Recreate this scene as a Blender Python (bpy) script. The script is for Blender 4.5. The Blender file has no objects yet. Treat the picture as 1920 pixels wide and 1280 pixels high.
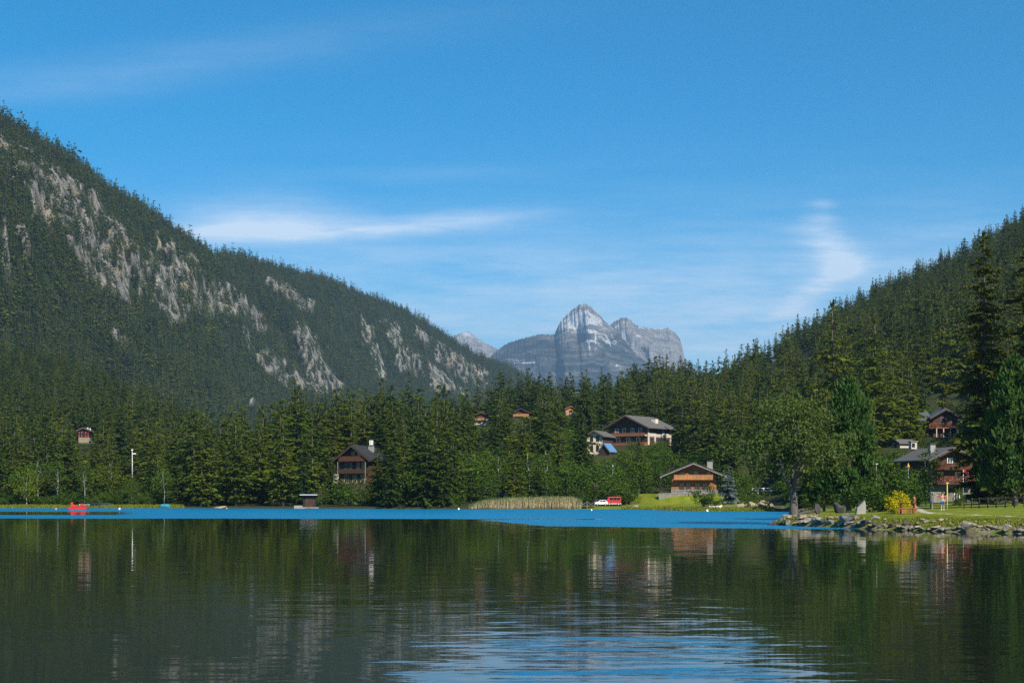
import bpy, math, random
import numpy as np
from mathutils import Vector, Matrix

R = np.random.default_rng(7)
random.seed(7)
scene = bpy.context.scene
COL = scene.collection
F = 2667.0          # focal length in the photo's pixels
H0 = 2.8            # eye height above the lake
HOR = 927.0         # horizon row

# ------------------------------------------------------------------ helpers
def at(px, py, Y):
    return Vector(((px - 960) / F * Y, Y, H0 - (py - HOR) / F * Y))
def X_of(px, Y): return (px - 960) / F * Y
def Z_of(py, Y): return H0 - (py - HOR) / F * Y
def interp(x, pts):
    p = np.array(pts, float); return np.interp(x, p[:, 0], p[:, 1])
def sstep(a, b, x):
    t = np.clip((np.asarray(x, float) - a) / (b - a), 0, 1); return t * t * (3 - 2 * t)

_tab = np.random.default_rng(3).random(4096)
def vnoise(x, y, z=0.0, seed=0):
    x, y, z = np.broadcast_arrays(np.asarray(x, float), np.asarray(y, float), np.asarray(z, float))
    xi, yi, zi = np.floor(x).astype(np.int64), np.floor(y).astype(np.int64), np.floor(z).astype(np.int64)
    fx, fy, fz = x - xi, y - yi, z - zi
    fx, fy, fz = [f * f * (3 - 2 * f) for f in (fx, fy, fz)]
    def h(a, b, c): return _tab[(a * 374761393 + b * 668265263 + c * 2147483647 + seed * 1013904223 ^ (a * 31 + b * 17)) % 4096]
    r = 0
    for dx in (0, 1):
        for dy in (0, 1):
            for dz in (0, 1):
                w = (fx if dx else 1 - fx) * (fy if dy else 1 - fy) * (fz if dz else 1 - fz)
                r = r + w * h(xi + dx, yi + dy, zi + dz)
    return r
def fbm(x, y, z=0.0, oct=4, seed=0):
    r, a, t = 0, 1.0, 0
    for i in range(oct):
        r = r + a * vnoise(np.asarray(x) * 2 ** i, np.asarray(y) * 2 ** i, np.asarray(z) * 2 ** i, seed + i * 7); t += a; a *= .5
    return r / t

def mesh_from(name, verts, faces, mats, mi=None, smooth=False):
    me = bpy.data.meshes.new(name)
    me.from_pydata([tuple(v) for v in verts] if not isinstance(verts, np.ndarray) else verts.tolist(), [], faces)
    for m in mats: me.materials.append(m)
    if mi is not None: me.polygons.foreach_set('material_index', np.asarray(mi, np.int32))
    if smooth: me.polygons.foreach_set('use_smooth', np.ones(len(me.polygons), bool))
    me.update()
    return me
def quads_mesh(name, V, mats, mi=None):
    """V: (N,4,3) array, every quad an island"""
    n = len(V)
    me = bpy.data.meshes.new(name)
    me.vertices.add(n * 4); me.vertices.foreach_set('co', V.reshape(-1).astype(np.float32))
    me.loops.add(n * 4); me.loops.foreach_set('vertex_index', np.arange(n * 4, dtype=np.int32))
    me.polygons.add(n); me.polygons.foreach_set('loop_start', np.arange(0, n * 4, 4, dtype=np.int32))
    for m in mats: me.materials.append(m)
    if mi is not None: me.polygons.foreach_set('material_index', np.asarray(mi, np.int32))
    me.update(calc_edges=True)
    return me
def grid_mesh(name, P, mats, smooth=True):
    """P: (ny,nx,3)"""
    ny, nx = P.shape[:2]
    me = bpy.data.meshes.new(name)
    me.vertices.add(nx * ny); me.vertices.foreach_set('co', P.reshape(-1).astype(np.float32))
    i = np.arange(nx * ny).reshape(ny, nx)
    q = np.stack([i[:-1, :-1], i[:-1, 1:], i[1:, 1:], i[1:, :-1]], -1).reshape(-1, 4)
    n = len(q)
    me.loops.add(n * 4); me.loops.foreach_set('vertex_index', q.reshape(-1).astype(np.int32))
    me.polygons.add(n); me.polygons.foreach_set('loop_start', np.arange(0, n * 4, 4, dtype=np.int32))
    for m in mats: me.materials.append(m)
    me.update(calc_edges=True)
    if smooth: me.polygons.foreach_set('use_smooth', np.ones(n, bool))
    return me
def attr(me, name, vals):
    a = me.attributes.new(name, 'FLOAT', 'POINT'); a.data.foreach_set('value', np.asarray(vals, np.float32).reshape(-1))

def link(name, data, parent=None, loc=None, rot=None, scale=None):
    o = bpy.data.objects.new(name, data); COL.objects.link(o)
    if parent is not None: o.parent = parent
    if loc is not None: o.location = loc
    if rot is not None: o.rotation_euler = rot
    if scale is not None: o.scale = scale
    return o
def tag(o, label=None, cat=None, group=None, kind=None):
    if label: o['label'] = label
    if cat: o['category'] = cat
    if group: o['group'] = group
    if kind: o['kind'] = kind
    return o
def empty(name, loc, rz=0.0):
    o = link(name, None, None, loc, (0, 0, rz)); o.empty_display_size = .5
    return o

class MB:
    def __init__(s): s.v, s.f = [], []
    def add(s, vs, fs):
        b = len(s.v); s.v += [tuple(v) for v in vs]; s.f += [tuple(i + b for i in f) for f in fs]; return s
    def box(s, x0, x1, y0, y1, z0, z1):
        return s.add([(x0, y0, z0), (x1, y0, z0), (x1, y1, z0), (x0, y1, z0), (x0, y0, z1), (x1, y0, z1), (x1, y1, z1), (x0, y1, z1)],
                     [(0, 3, 2, 1), (4, 5, 6, 7), (0, 1, 5, 4), (1, 2, 6, 5), (2, 3, 7, 6), (3, 0, 4, 7)])
    def prism(s, poly, y0, y1):           # polygon in x,z (counter-clockwise seen from -y), extruded along y
        n = len(poly)
        vs = [(x, y0, z) for x, z in poly] + [(x, y1, z) for x, z in poly]
        return s.add(vs, [tuple(range(n)), tuple(range(2 * n - 1, n - 1, -1))] + [(i, i + n, (i + 1) % n + n, (i + 1) % n) for i in range(n)])
    def prism_z(s, poly, z0, z1):
        n = len(poly)
        vs = [(x, y, z0) for x, y in poly] + [(x, y, z1) for x, y in poly]
        return s.add(vs, [tuple(range(n - 1, -1, -1)), tuple(range(n, 2 * n))] + [(i, (i + 1) % n, (i + 1) % n + n, i + n) for i in range(n)])
    def tube(s, pts, rad, n=6):
        pts = [Vector(p) for p in pts]; rings = []
        for i, p in enumerate(pts):
            d = (pts[min(i + 1, len(pts) - 1)] - pts[max(i - 1, 0)]).normalized()
            u = d.cross(Vector((0.31, 0.95, 0.05))).normalized(); w = d.cross(u)
            r = rad[i] if hasattr(rad, '__len__') else rad
            rings.append([p + u * (r * math.cos(2 * math.pi * k / n)) + w * (r * math.sin(2 * math.pi * k / n)) for k in range(n)])
        vs = [v for r_ in rings for v in r_]; fs = []
        for i in range(len(pts) - 1):
            for k in range(n):
                fs.append((i * n + k, i * n + (k + 1) % n, (i + 1) * n + (k + 1) % n, (i + 1) * n + k))
        fs.append(tuple(range(n - 1, -1, -1))); fs.append(tuple(range((len(pts) - 1) * n, len(pts) * n)))
        return s.add(vs, fs)
    def mesh(s, name, mat, smooth=False): return mesh_from(name, s.v, s.f, [mat], smooth=smooth)
    def build(s, name, mat, parent=None, smooth=False, loc=None): return link(name, s.mesh(name, mat, smooth), parent, loc)

# ------------------------------------------------------------------ materials
def new_mat(name):
    m = bpy.data.materials.new(name); m.use_nodes = True
    nt = m.node_tree; nt.nodes.clear()
    return m, nt
def N(nt, t, **kw):
    n = nt.nodes.new(t)
    for k, v in kw.items():
        if k.startswith('i_'):
            key = k[2:]
            n.inputs[int(key) if key.isdigit() else key.replace('_', ' ')].default_value = v
        else: setattr(n, k, v)
    return n
def ramp(nt, fac, stops):
    r = nt.nodes.new('ShaderNodeValToRGB'); e = r.color_ramp.elements
    while len(e) < len(stops): e.new(.5)
    for el, (p, c) in zip(e, stops):
        el.position = p; el.color = (*c, 1) if len(c) == 3 else c
    nt.links.new(fac, r.inputs[0]); return r.outputs[0]
def math_(nt, op, a, b=None, c=None):
    n = nt.nodes.new('ShaderNodeMath'); n.operation = op
    for i, v in enumerate((a, b, c)):
        if v is None: continue
        if isinstance(v, (int, float)): n.inputs[i].default_value = v
        else: nt.links.new(v, n.inputs[i])
    return n.outputs[0]
def mixc(nt, f, a, b, mode='MIX'):
    n = nt.nodes.new('ShaderNodeMix'); n.data_type = 'RGBA'; n.blend_type = mode
    for s, v in ((n.inputs[0], f), (n.inputs[6], a), (n.inputs[7], b)):
        if isinstance(v, (int, float)): s.default_value = v
        elif isinstance(v, tuple): s.default_value = (*v, 1) if len(v) == 3 else v
        else: nt.links.new(v, s)
    return n.outputs[2]
def noise(nt, vec, scale, detail=4, rough=.55, stretch=None):
    if stretch is not None:
        mp = N(nt, 'ShaderNodeMapping'); mp.inputs['Scale'].default_value = stretch
        nt.links.new(vec, mp.inputs[0]); vec = mp.outputs[0]
    n = N(nt, 'ShaderNodeTexNoise'); n.inputs['Scale'].default_value = scale
    n.inputs['Detail'].default_value = detail; n.inputs['Roughness'].default_value = rough
    nt.links.new(vec, n.inputs['Vector']); return n
def out(nt, sh):
    o = N(nt, 'ShaderNodeOutputMaterial'); nt.links.new(sh, o.inputs[0])

def simple(name, col, rough=.75, var=.35, scale=2.0, stretch=None, spec=.3, metal=0, bump=0.0):
    """a painted / wooden / stone surface with procedural variation"""
    m, nt = new_mat(name)
    tc = N(nt, 'ShaderNodeTexCoord')
    n = noise(nt, tc.outputs['Object'], scale, 5, .6, stretch)
    lo = tuple(c * (1 - var) for c in col); hi = tuple(min(1, c * (1 + var)) for c in col)
    c = ramp(nt, n.outputs[0], [(.3, lo), (.7, hi)])
    p = N(nt, 'ShaderNodeBsdfPrincipled'); nt.links.new(c, p.inputs['Base Color'])
    p.inputs['Roughness'].default_value = rough; p.inputs['Specular IOR Level'].default_value = spec; p.inputs['Metallic'].default_value = metal
    if bump:
        b = N(nt, 'ShaderNodeBump'); b.inputs['Strength'].default_value = bump; b.inputs['Distance'].default_value = .1
        nt.links.new(n.outputs[0], b.inputs['Height']); nt.links.new(b.outputs[0], p.inputs['Normal'])
    out(nt, p.outputs[0]); return m
def wood(name, col, var=.45): return simple(name, col, .8, var, 3.0, (3.2, 3.2, .35), .2)

def foliage(name, a, b, tr=.25, c=None, noise_scale=.5):
    """a, b (and c): colours mixed per tree; small variation per leaf and per clump"""
    m, nt = new_mat(name)
    oi = N(nt, 'ShaderNodeObjectInfo'); geo = N(nt, 'ShaderNodeNewGeometry'); tc = N(nt, 'ShaderNodeTexCoord')
    stops = [(0, a), (1, b)] if c is None else [(0, a), (.5, b), (1, c)]
    base = ramp(nt, oi.outputs['Random'], stops)
    n = noise(nt, tc.outputs['Object'], noise_scale, 3, .6)
    k = math_(nt, 'MULTIPLY_ADD', n.outputs[0], 1.0, .5)
    k2 = math_(nt, 'MULTIPLY_ADD', geo.outputs['Random Per Island'], .7, .65)
    kk = math_(nt, 'MULTIPLY', k, k2)
    hs = N(nt, 'ShaderNodeHueSaturation'); nt.links.new(base, hs.inputs['Color']); nt.links.new(kk, hs.inputs['Value'])
    h2 = math_(nt, 'MULTIPLY_ADD', n.outputs[0], .05, .475); nt.links.new(h2, hs.inputs['Hue'])
    d = N(nt, 'ShaderNodeBsdfDiffuse'); nt.links.new(hs.outputs[0], d.inputs[0])
    t = N(nt, 'ShaderNodeBsdfTranslucent'); nt.links.new(hs.outputs[0], t.inputs[0])
    mx = N(nt, 'ShaderNodeMixShader'); mx.inputs[0].default_value = tr
    nt.links.new(d.outputs[0], mx.inputs[1]); nt.links.new(t.outputs[0], mx.inputs[2]); out(nt, mx.outputs[0])
    return m

M = {}
M['spruce'] = foliage('spruce_needles', (.034, .058, .012), (.050, .078, .013), .28, (.072, .094, .012))
M['larch'] = foliage('larch_needles', (.064, .096, .011), (.088, .114, .010), .32, (.100, .118, .013))
M['broad'] = foliage('broad_leaves', (.050, .094, .014), (.068, .116, .015), .38, (.090, .136, .017))
M['birchleaf'] = foliage('birch_leaves', (.050, .085, .013), (.080, .120, .014), .3)
M['willow'] = foliage('willow_leaves', (.070, .102, .024), (.078, .110, .027), .35, None, .35)
M['pine'] = foliage('pine_needles', (.050, .098, .022), (.054, .102, .023), .25)
M['bluespruce'] = foliage('blue_needles', (.10, .14, .13), (.11, .15, .14), .1)
M['darkspruce'] = foliage('dark_needles', (.050, .058, .008), (.056, .062, .009), .15)
M['farconifer'] = foliage('far_needles', (.034, .060, .016), (.054, .082, .016), .25, (.092, .108, .018))
M['shrub'] = foliage('shrub_leaves', (.036, .070, .012), (.064, .108, .014), .3)
M['yellow'] = foliage('yellow_leaves', (.42, .35, .012), (.42, .35, .012), .3, None, 1.5)
M['reed'] = None
M['bark'] = simple('bark', (.085, .070, .055), .9, .4, 3, (3, 3, .5))
M['barkgrey'] = simple('grey_bark', (.10, .088, .072), .9, .4, 3, (3, 3, .5))
M['birchbark'] = simple('birch_bark', (.32, .30, .26), .8, .35, 2, (1, 1, 2.5))
M['wood_orange'] = wood('honey_wood', (.30, .115, .048))
M['wood_pale'] = wood('pale_wood', (.42, .19, .075))
M['wood_brown'] = wood('brown_wood', (.064, .034, .022))
M['wood_dark'] = wood('dark_wood', (.055, .030, .018))
M['wood_red'] = wood('red_wood', (.090, .036, .020))
M['wood_black'] = wood('black_wood', (.022, .018, .018))
M['wood_grey'] = wood('grey_wood', (.20, .18, .155))
M['plaster'] = simple('white_plaster', (.46, .42, .36), .85, .08, 1.5)
M['cream'] = simple('cream_plaster', (.62, .53, .37), .85, .08, 1.5)
M['roof_grey'] = simple('grey_roof', (.105, .096, .088), .8, .25, 3, (1, 6, 1))
M['roof_slate'] = simple('slate_roof', (.075, .085, .10), .6, .25, 3, (1, 6, 1))
M['roof_dark'] = simple('dark_roof', (.026, .025, .026), .75, .3, 3, (1, 6, 1))
M['roof_blue'] = simple('blue_roof', (.10, .20, .34), .5, .12, 2)
M['oldwall'] = simple('old_wall', (.15, .13, .09), .9, .4, 1.2)
M['glass'] = simple('window_glass', (.018, .02, .024), .12, .3, 1, None, .6)
M['stone'] = simple('wall_stone', (.22, .20, .175), .9, .35, 1.6, None, .2, 0, .5)
M['concrete'] = simple('concrete', (.26, .245, .215), .9, .2, .9)
M['rock'] = simple('bank_rock', (.21, .185, .15), .9, .6, 2.6, None, .2, 0, .8)
M['rock_dark'] = simple('dark_rock', (.055, .052, .05), .9, .5, 2.6, None, .2, 0, .8)
M['rock_tan'] = simple('tan_rock', (.25, .20, .135), .9, .5, 2.6, None, .2, 0, .8)
M['white'] = simple('white_paint', (.78, .77, .74), .5, .08, 3)
M['red'] = simple('red_paint', (.42, .022, .02), .35, .15, 3, None, .5)
M['redorange'] = simple('red_shutter', (.62, .03, .035), .5, .12, 3)
M['flower'] = simple('flowers', (.36, .075, .045), .8, .6, 14)
M['blue'] = simple('blue_cloth', (.03, .14, .40), .8, .2, 4)
M['teal'] = simple('teal_tarp', (.02, .28, .40), .5, .2, 3)
M['navy'] = simple('navy_cover', (.015, .025, .045), .6, .3, 3)
M['skin'] = simple('skin', (.55, .32, .22), .6, .08, 6)
M['hair'] = simple('hair', (.05, .03, .02), .7, .3, 9)
M['metal'] = simple('pole_metal', (.55, .56, .56), .45, .1, 4, None, .5, .3)
M['tyre'] = simple('tyre_rubber', (.02, .02, .02), .8, .2, 4)
M['yellowpaint'] = simple('yellow_paint', (.62, .48, .10), .6, .15, 3)
M['orange'] = simple('orange_cloth', (.70, .26, .06), .7, .15, 3)

def ground_mat():
    m, nt = new_mat('ground_cover')
    geo = N(nt, 'ShaderNodeNewGeometry'); P = geo.outputs['Position']
    a = N(nt, 'ShaderNodeAttribute', attribute_name='lawn')
    pa = N(nt, 'ShaderNodeAttribute', attribute_name='path')
    bk = N(nt, 'ShaderNodeAttribute', attribute_name='bank')
    n1 = noise(nt, P, .55, 6, .65); n2 = noise(nt, P, 4.0, 5, .7); n3 = noise(nt, P, .12, 3)
    g = ramp(nt, n1.outputs[0], [(.3, (.085, .115, .010)), (.5, (.135, .165, .013)), (.7, (.20, .185, .022))])
    g = mixc(nt, .55, g, ramp(nt, n2.outputs[0], [(.3, (.25, .25, .25)), (.7, (.85, .85, .85))]), 'OVERLAY')
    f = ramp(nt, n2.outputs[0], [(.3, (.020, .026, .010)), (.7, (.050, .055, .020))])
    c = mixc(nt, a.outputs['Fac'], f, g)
    earth = ramp(nt, n2.outputs[0], [(.3, (.09, .075, .05)), (.7, (.26, .22, .13))])
    c = mixc(nt, math_(nt, 'MULTIPLY', bk.outputs['Fac'], ramp(nt, n1.outputs[0], [(.38, (0, 0, 0)), (.55, (1, 1, 1))])), c, earth)
    pc = ramp(nt, n2.outputs[0], [(.3, (.34, .30, .22)), (.7, (.50, .45, .35))])
    c = mixc(nt, pa.outputs['Fac'], c, pc)
    p = N(nt, 'ShaderNodeBsdfPrincipled'); nt.links.new(c, p.inputs['Base Color']); p.inputs['Roughness'].default_value = .95
    p.inputs['Specular IOR Level'].default_value = .1
    b = N(nt, 'ShaderNodeBump'); b.inputs['Strength'].default_value = .6; b.inputs['Distance'].default_value = .15
    nt.links.new(n2.outputs[0], b.inputs['Height']); nt.links.new(b.outputs[0], p.inputs['Normal'])
    out(nt, p.outputs[0]); return m
M['ground'] = ground_mat()

def cliff_mat():
    m, nt = new_mat('mountain_cover')
    geo = N(nt, 'ShaderNodeNewGeometry'); P = geo.outputs['Position']
    a = N(nt, 'ShaderNodeAttribute', attribute_name='rock')
    s = noise(nt, P, .09, 8, .72, (1, 1, .30)); n2 = noise(nt, P, .03, 5, .6); n3 = noise(nt, P, .012, 4, .6)
    rk = ramp(nt, s.outputs[0], [(.36, (.055, .050, .045)), (.45, (.20, .184, .162)), (.55, (.36, .335, .295)), (.72, (.53, .49, .42))])
    rk = mixc(nt, ramp(nt, n2.outputs[0], [(.57, (0, 0, 0)), (.66, (.7, .7, .7))]), rk, (.48, .36, .17))
    gr = ramp(nt, s.outputs[0], [(.3, (.028, .045, .016)), (.7, (.060, .080, .028))])
    gr = mixc(nt, ramp(nt, n3.outputs[0], [(.56, (0, 0, 0)), (.66, (1, 1, 1))]), gr, (.13, .14, .045))
    k = math_(nt, 'ADD', a.outputs['Fac'], math_(nt, 'MULTIPLY_ADD', s.outputs[0], 2.4, -1.2))
    f = ramp(nt, k, [(.42, (0, 0, 0)), (.56, (1, 1, 1))])
    c = mixc(nt, f, gr, rk)
    p = N(nt, 'ShaderNodeBsdfDiffuse'); nt.links.new(c, p.inputs[0])
    b = N(nt, 'ShaderNodeBump'); b.inputs['Strength'].default_value = 1.0; b.inputs['Distance'].default_value = 14
    nt.links.new(s.outputs[0], b.inputs['Height']); nt.links.new(b.outputs[0], p.inputs['Normal'])
    out(nt, p.outputs[0]); return m
M['cliff'] = cliff_mat()

def peak_mat(name, tone):
    m, nt = new_mat(name)
    geo = N(nt, 'ShaderNodeNewGeometry'); P = geo.outputs['Position']
    a = N(nt, 'ShaderNodeAttribute', attribute_name='snow'); st = N(nt, 'ShaderNodeAttribute', attribute_name='low')
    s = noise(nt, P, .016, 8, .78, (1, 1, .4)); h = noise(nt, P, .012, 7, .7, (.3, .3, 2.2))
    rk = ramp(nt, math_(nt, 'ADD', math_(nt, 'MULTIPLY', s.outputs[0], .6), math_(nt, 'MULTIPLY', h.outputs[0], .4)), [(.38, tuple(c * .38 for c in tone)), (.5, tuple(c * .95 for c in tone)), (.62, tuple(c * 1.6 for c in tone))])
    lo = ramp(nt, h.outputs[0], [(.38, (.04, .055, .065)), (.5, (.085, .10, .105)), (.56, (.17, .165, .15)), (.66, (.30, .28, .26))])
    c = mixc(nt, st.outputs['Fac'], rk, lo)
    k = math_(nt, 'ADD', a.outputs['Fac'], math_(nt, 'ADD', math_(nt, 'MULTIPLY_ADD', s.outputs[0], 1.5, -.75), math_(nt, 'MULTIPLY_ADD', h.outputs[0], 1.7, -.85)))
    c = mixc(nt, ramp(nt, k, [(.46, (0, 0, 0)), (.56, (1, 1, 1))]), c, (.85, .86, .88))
    p = N(nt, 'ShaderNodeBsdfDiffuse'); nt.links.new(c, p.inputs[0])
    b = N(nt, 'ShaderNodeBump'); b.inputs['Strength'].default_value = .9; b.inputs['Distance'].default_value = 110
    nt.links.new(s.outputs[0], b.inputs['Height']); nt.links.new(b.outputs[0], p.inputs['Normal'])
    out(nt, p.outputs[0]); return m

def water_mat():
    m, nt = new_mat('lake_water')
    geo = N(nt, 'ShaderNodeNewGeometry'); P = geo.outputs['Position']
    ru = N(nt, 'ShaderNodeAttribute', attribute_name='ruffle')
    rp = N(nt, 'ShaderNodeAttribute', attribute_name='ripple')
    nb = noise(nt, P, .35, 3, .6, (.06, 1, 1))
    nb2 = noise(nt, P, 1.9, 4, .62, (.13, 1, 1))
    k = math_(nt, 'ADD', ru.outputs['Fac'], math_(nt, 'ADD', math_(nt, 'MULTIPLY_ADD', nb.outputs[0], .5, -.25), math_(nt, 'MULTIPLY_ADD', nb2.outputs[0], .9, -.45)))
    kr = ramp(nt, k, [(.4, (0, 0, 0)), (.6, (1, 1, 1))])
    # wave slopes: long crests across the view, taken straight from noise so that they do not fade with distance
    w1 = noise(nt, P, 4.2, 3, .6, (.22, 1, 1)); w2 = noise(nt, P, 1.1, 2, .5, (.30, 1, 1)); w3 = noise(nt, P, 9.0, 2, .5, (.35, 1, 1))
    def slopes(n, ax, ay):
        sx = N(nt, 'ShaderNodeSeparateXYZ'); nt.links.new(n.outputs['Color'], sx.inputs[0])
        return math_(nt, 'MULTIPLY', math_(nt, 'SUBTRACT', sx.outputs[0], .5), ax), math_(nt, 'MULTIPLY', math_(nt, 'SUBTRACT', sx.outputs[1], .5), ay)
    a1 = math_(nt, 'MULTIPLY_ADD', rp.outputs['Fac'], .055, .020)
    x1, y1 = slopes(w1, .010, 1.0); y1 = math_(nt, 'MULTIPLY', y1, a1)
    x2, y2 = slopes(w2, .006, .020)
    x3, y3 = slopes(w3, .5, .9); x3 = math_(nt, 'MULTIPLY', x3, kr); y3 = math_(nt, 'MULTIPLY', y3, kr)
    sx = math_(nt, 'ADD', math_(nt, 'ADD', x1, x2), x3); sy = math_(nt, 'ADD', math_(nt, 'ADD', y1, y2), y3)
    cm = N(nt, 'ShaderNodeCombineXYZ'); nt.links.new(sx, cm.inputs[0]); nt.links.new(sy, cm.inputs[1]); cm.inputs[2].default_value = 1
    nm = N(nt, 'ShaderNodeVectorMath', operation='NORMALIZE'); nt.links.new(cm.outputs[0], nm.inputs[0])
    p = N(nt, 'ShaderNodeBsdfPrincipled')
    nt.links.new(mixc(nt, kr, (.010, .015, .009), (.0, .14, .28)), p.inputs['Base Color'])  # blue in ruffled water paints the reflected sky into the base colour
    p.inputs['IOR'].default_value = 1.42; p.inputs['Specular Tint'].default_value = (.70, .90, 1, 1)
    nt.links.new(math_(nt, 'MULTIPLY_ADD', kr, .36, .035), p.inputs['Roughness'])
    nt.links.new(nm.outputs[0], p.inputs['Normal'])
    out(nt, p.outputs[0]); return m
M['water'] = water_mat()
#@@PART2

# ------------------------------------------------------------------ terrain
SHORE = [(-600, 300), (0, 299), (340, 298), (600, 287), (850, 274), (1100, 277), (1200, 268), (1300, 243), (1440, 241), (1500, 232), (1620, 190), (2600, 170)]
PEN = [(1444, 132), (1452, 130.5), (1480, 128.7), (1560, 121), (1640, 115), (1750, 109), (1850, 105), (1920, 102), (2050, 97), (2600, 88)]
# hill ridge: photo column -> (distance, tree-top row, tree height)
RIDGE = [(-600, 700, 640, 17), (0, 650, 695, 17), (130, 640, 705, 17), (240, 600, 742, 16), (350, 520, 788, 15), (420, 480, 800, 15), (500, 440, 795, 15),
         (560, 430, 752, 16), (620, 460, 738, 18), (700, 470, 733, 18), (780, 480, 735, 18), (850, 520, 730, 18), (900, 590, 722, 18), (950, 610, 705, 18),
         (1000, 630, 697, 18), (1090, 650, 694, 18), (1150, 690, 690, 18), (1230, 730, 672, 18), (1290, 760, 668, 18), (1340, 800, 678, 17), (1390, 850, 650, 17),
         (1440, 900, 622, 17), (1530, 950, 580, 16), (1640, 1000, 520, 16), (1760, 1000, 467, 16), (1820, 1000, 440, 16), (1920, 1000, 374, 16), (2050, 1000, 300, 16), (2600, 1000, 120, 16)]
RIDGE[:5] = [(-600, 980, 540, 16), (0, 960, 618, 16), (130, 940, 645, 16), (240, 860, 694, 16), (350, 640, 768, 15)]
_rx = [r[0] for r in RIDGE]
_rY = [r[1] for r in RIDGE]
_rZ = [H0 + (HOR - (r[2] + r[3] * F / r[1])) / F * r[1] for r in RIDGE]
FLAT = [(-600, 308), (600, 300), (850, 292), (1100, 300), (1200, 300), (1300, 310), (1440, 290), (1550, 262), (1700, 246), (2600, 240)]
PADS = []   # X, Y, z, flat radius, blend radius
def pad(px, Y, z, r0=8, r1=16): PADS.append((X_of(px, Y), Y, z, r0, r1))

def land(X, Y, detail=True):
    X = np.asarray(X, float); Y = np.asarray(Y, float)
    px = 960 + F * X / Y
    Ys = interp(px, SHORE)
    if detail: Ys = Ys + (fbm(X * .12, X * .0 + 3.3, 0, 3, 5) - .5) * 6
    d = Y - Ys
    z = -1.2 + 1.55 * sstep(-5, 3, d) + .012 * np.clip(d, 0, 60)
    Yf = interp(px, FLAT); Yr = np.interp(px, _rx, _rY); Zr = np.interp(px, _rx, _rZ)
    t = (Y - Yf) / (Yr - Yf)
    up = np.where(t < 1, np.clip(t, 0, 1) ** interp(px, [(200, 1.55), (420, 1.08)]), 1) * (Zr - 1)
    up = np.where(t > 1, up - (Y - Yr) * .22 - np.clip(Y - Yr - 60, 0, 1e9) * .1, up)
    if detail: up = up + (fbm(X * .02, Y * .02, 0, 4, 9) - .5) * 9 * np.clip(t * 2.5, 0, 1) * np.clip(1.25 - t, .15, 1)
    z = z + np.where(t > 0, np.maximum(up, -12), 0)
    # the grassy spit on the near side
    Yp = interp(px, PEN)
    left = interp(Y, [(90, 1400), (129, 1443), (134, 1446), (145, 1456), (165, 1477), (200, 1500), (240, 1480), (260, 1300)])
    if detail: Yp = Yp + (fbm(X * .45, X * 0 + 9.1, 0, 3, 2) - .5) * 1.8
    dp = np.minimum(Y - Yp, (px - left) / F * Y)
    zp = interp(dp, [(-6, -1.6), (-1, -.55), (0, 0.02), (1.0, .42), (2.5, .74), (5, .95), (15, 1.2), (27, 1.66), (45, 1.8), (80, 1.8)])
    zp = np.where(Y < 262, zp, -9)
    if detail: zp = zp + (fbm(X * .5, Y * .5, 0, 3, 4) - .5) * .22 * sstep(0, 1.5, dp)
    z = np.where(dp > -6, np.maximum(z, zp), z)
    for (hx, hy, hz, r0, r1) in PADS:
        r = np.hypot(X - hx, Y - hy); w = 1 - sstep(r0, r1, r)
        z = z * (1 - w) + hz * w
    return z, d, dp, px
def gz(X, Y): return float(land(np.array([X]), np.array([Y]))[0][0])
def gpx(px, Y): X = X_of(px, Y); return Vector((X, Y, gz(X, Y)))

# building plots (levelled ground)
pad(1300, 306, 3.0, 12.5, 17); pad(668, 325, 5.1, 8, 15); pad(1200, 428, 17.3, 14, 26); pad(1118, 404, 13.9, 8, 18)
pad(903, 540, 29.0, 6, 14); pad(977, 580, 33.6, 7, 15); pad(1070, 600, 36.0, 6, 13); pad(157, 553, 22.6, 9, 50)
pad(1786, 236, 1.7, 8, 13); pad(1770, 335, 16.0, 9, 17); pad(1792, 425, 32.5, 8, 16); pad(1738, 425, 32.0, 5, 12)
pad(1445, 850, 80.5, 7, 16); pad(1510, 900, 90.0, 5, 14); pad(1676, 300, 12.6, 6, 12); pad(1712, 290, 12.0, 3, 8); pad(1410, 330, 12.0, 5, 12)

def build_terrain():
    s = np.linspace(-.56, .56, 520)
    Y = np.concatenate([np.arange(92, 140, .8), np.arange(140, 330, 1.6), np.arange(330, 620, 4.0), np.arange(620, 1400, 9.0)])
    S, YY = np.meshgrid(s, Y); X = S * YY
    z, d, dp, px = land(X, YY)
    me = grid_mesh('ground', np.stack([X, YY, z], -1), [M['ground']])
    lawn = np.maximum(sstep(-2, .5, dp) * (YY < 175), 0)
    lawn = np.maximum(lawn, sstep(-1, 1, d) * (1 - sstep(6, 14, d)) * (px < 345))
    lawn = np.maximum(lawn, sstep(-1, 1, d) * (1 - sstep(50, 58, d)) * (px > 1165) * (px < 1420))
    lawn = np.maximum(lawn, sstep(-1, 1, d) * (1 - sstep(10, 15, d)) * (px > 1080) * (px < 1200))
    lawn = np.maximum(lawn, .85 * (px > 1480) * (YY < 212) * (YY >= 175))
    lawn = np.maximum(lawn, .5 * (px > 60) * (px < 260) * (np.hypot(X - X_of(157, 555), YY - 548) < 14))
    pc = interp(px, [(1690, 16), (1720, 15), (1800, 12.5), (1920, 9.6), (2600, 6)])
    path = (1 - sstep(.45, .8, np.abs(dp - pc))) * (px > 1712)
    bank = (1 - sstep(2.0, 5.0, dp)) * sstep(-2, 0, dp) * (YY < 262)
    attr(me, 'lawn', lawn); attr(me, 'path', path); attr(me, 'bank', bank)
    tag(link('ground', me), kind='structure')
build_terrain()

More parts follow.
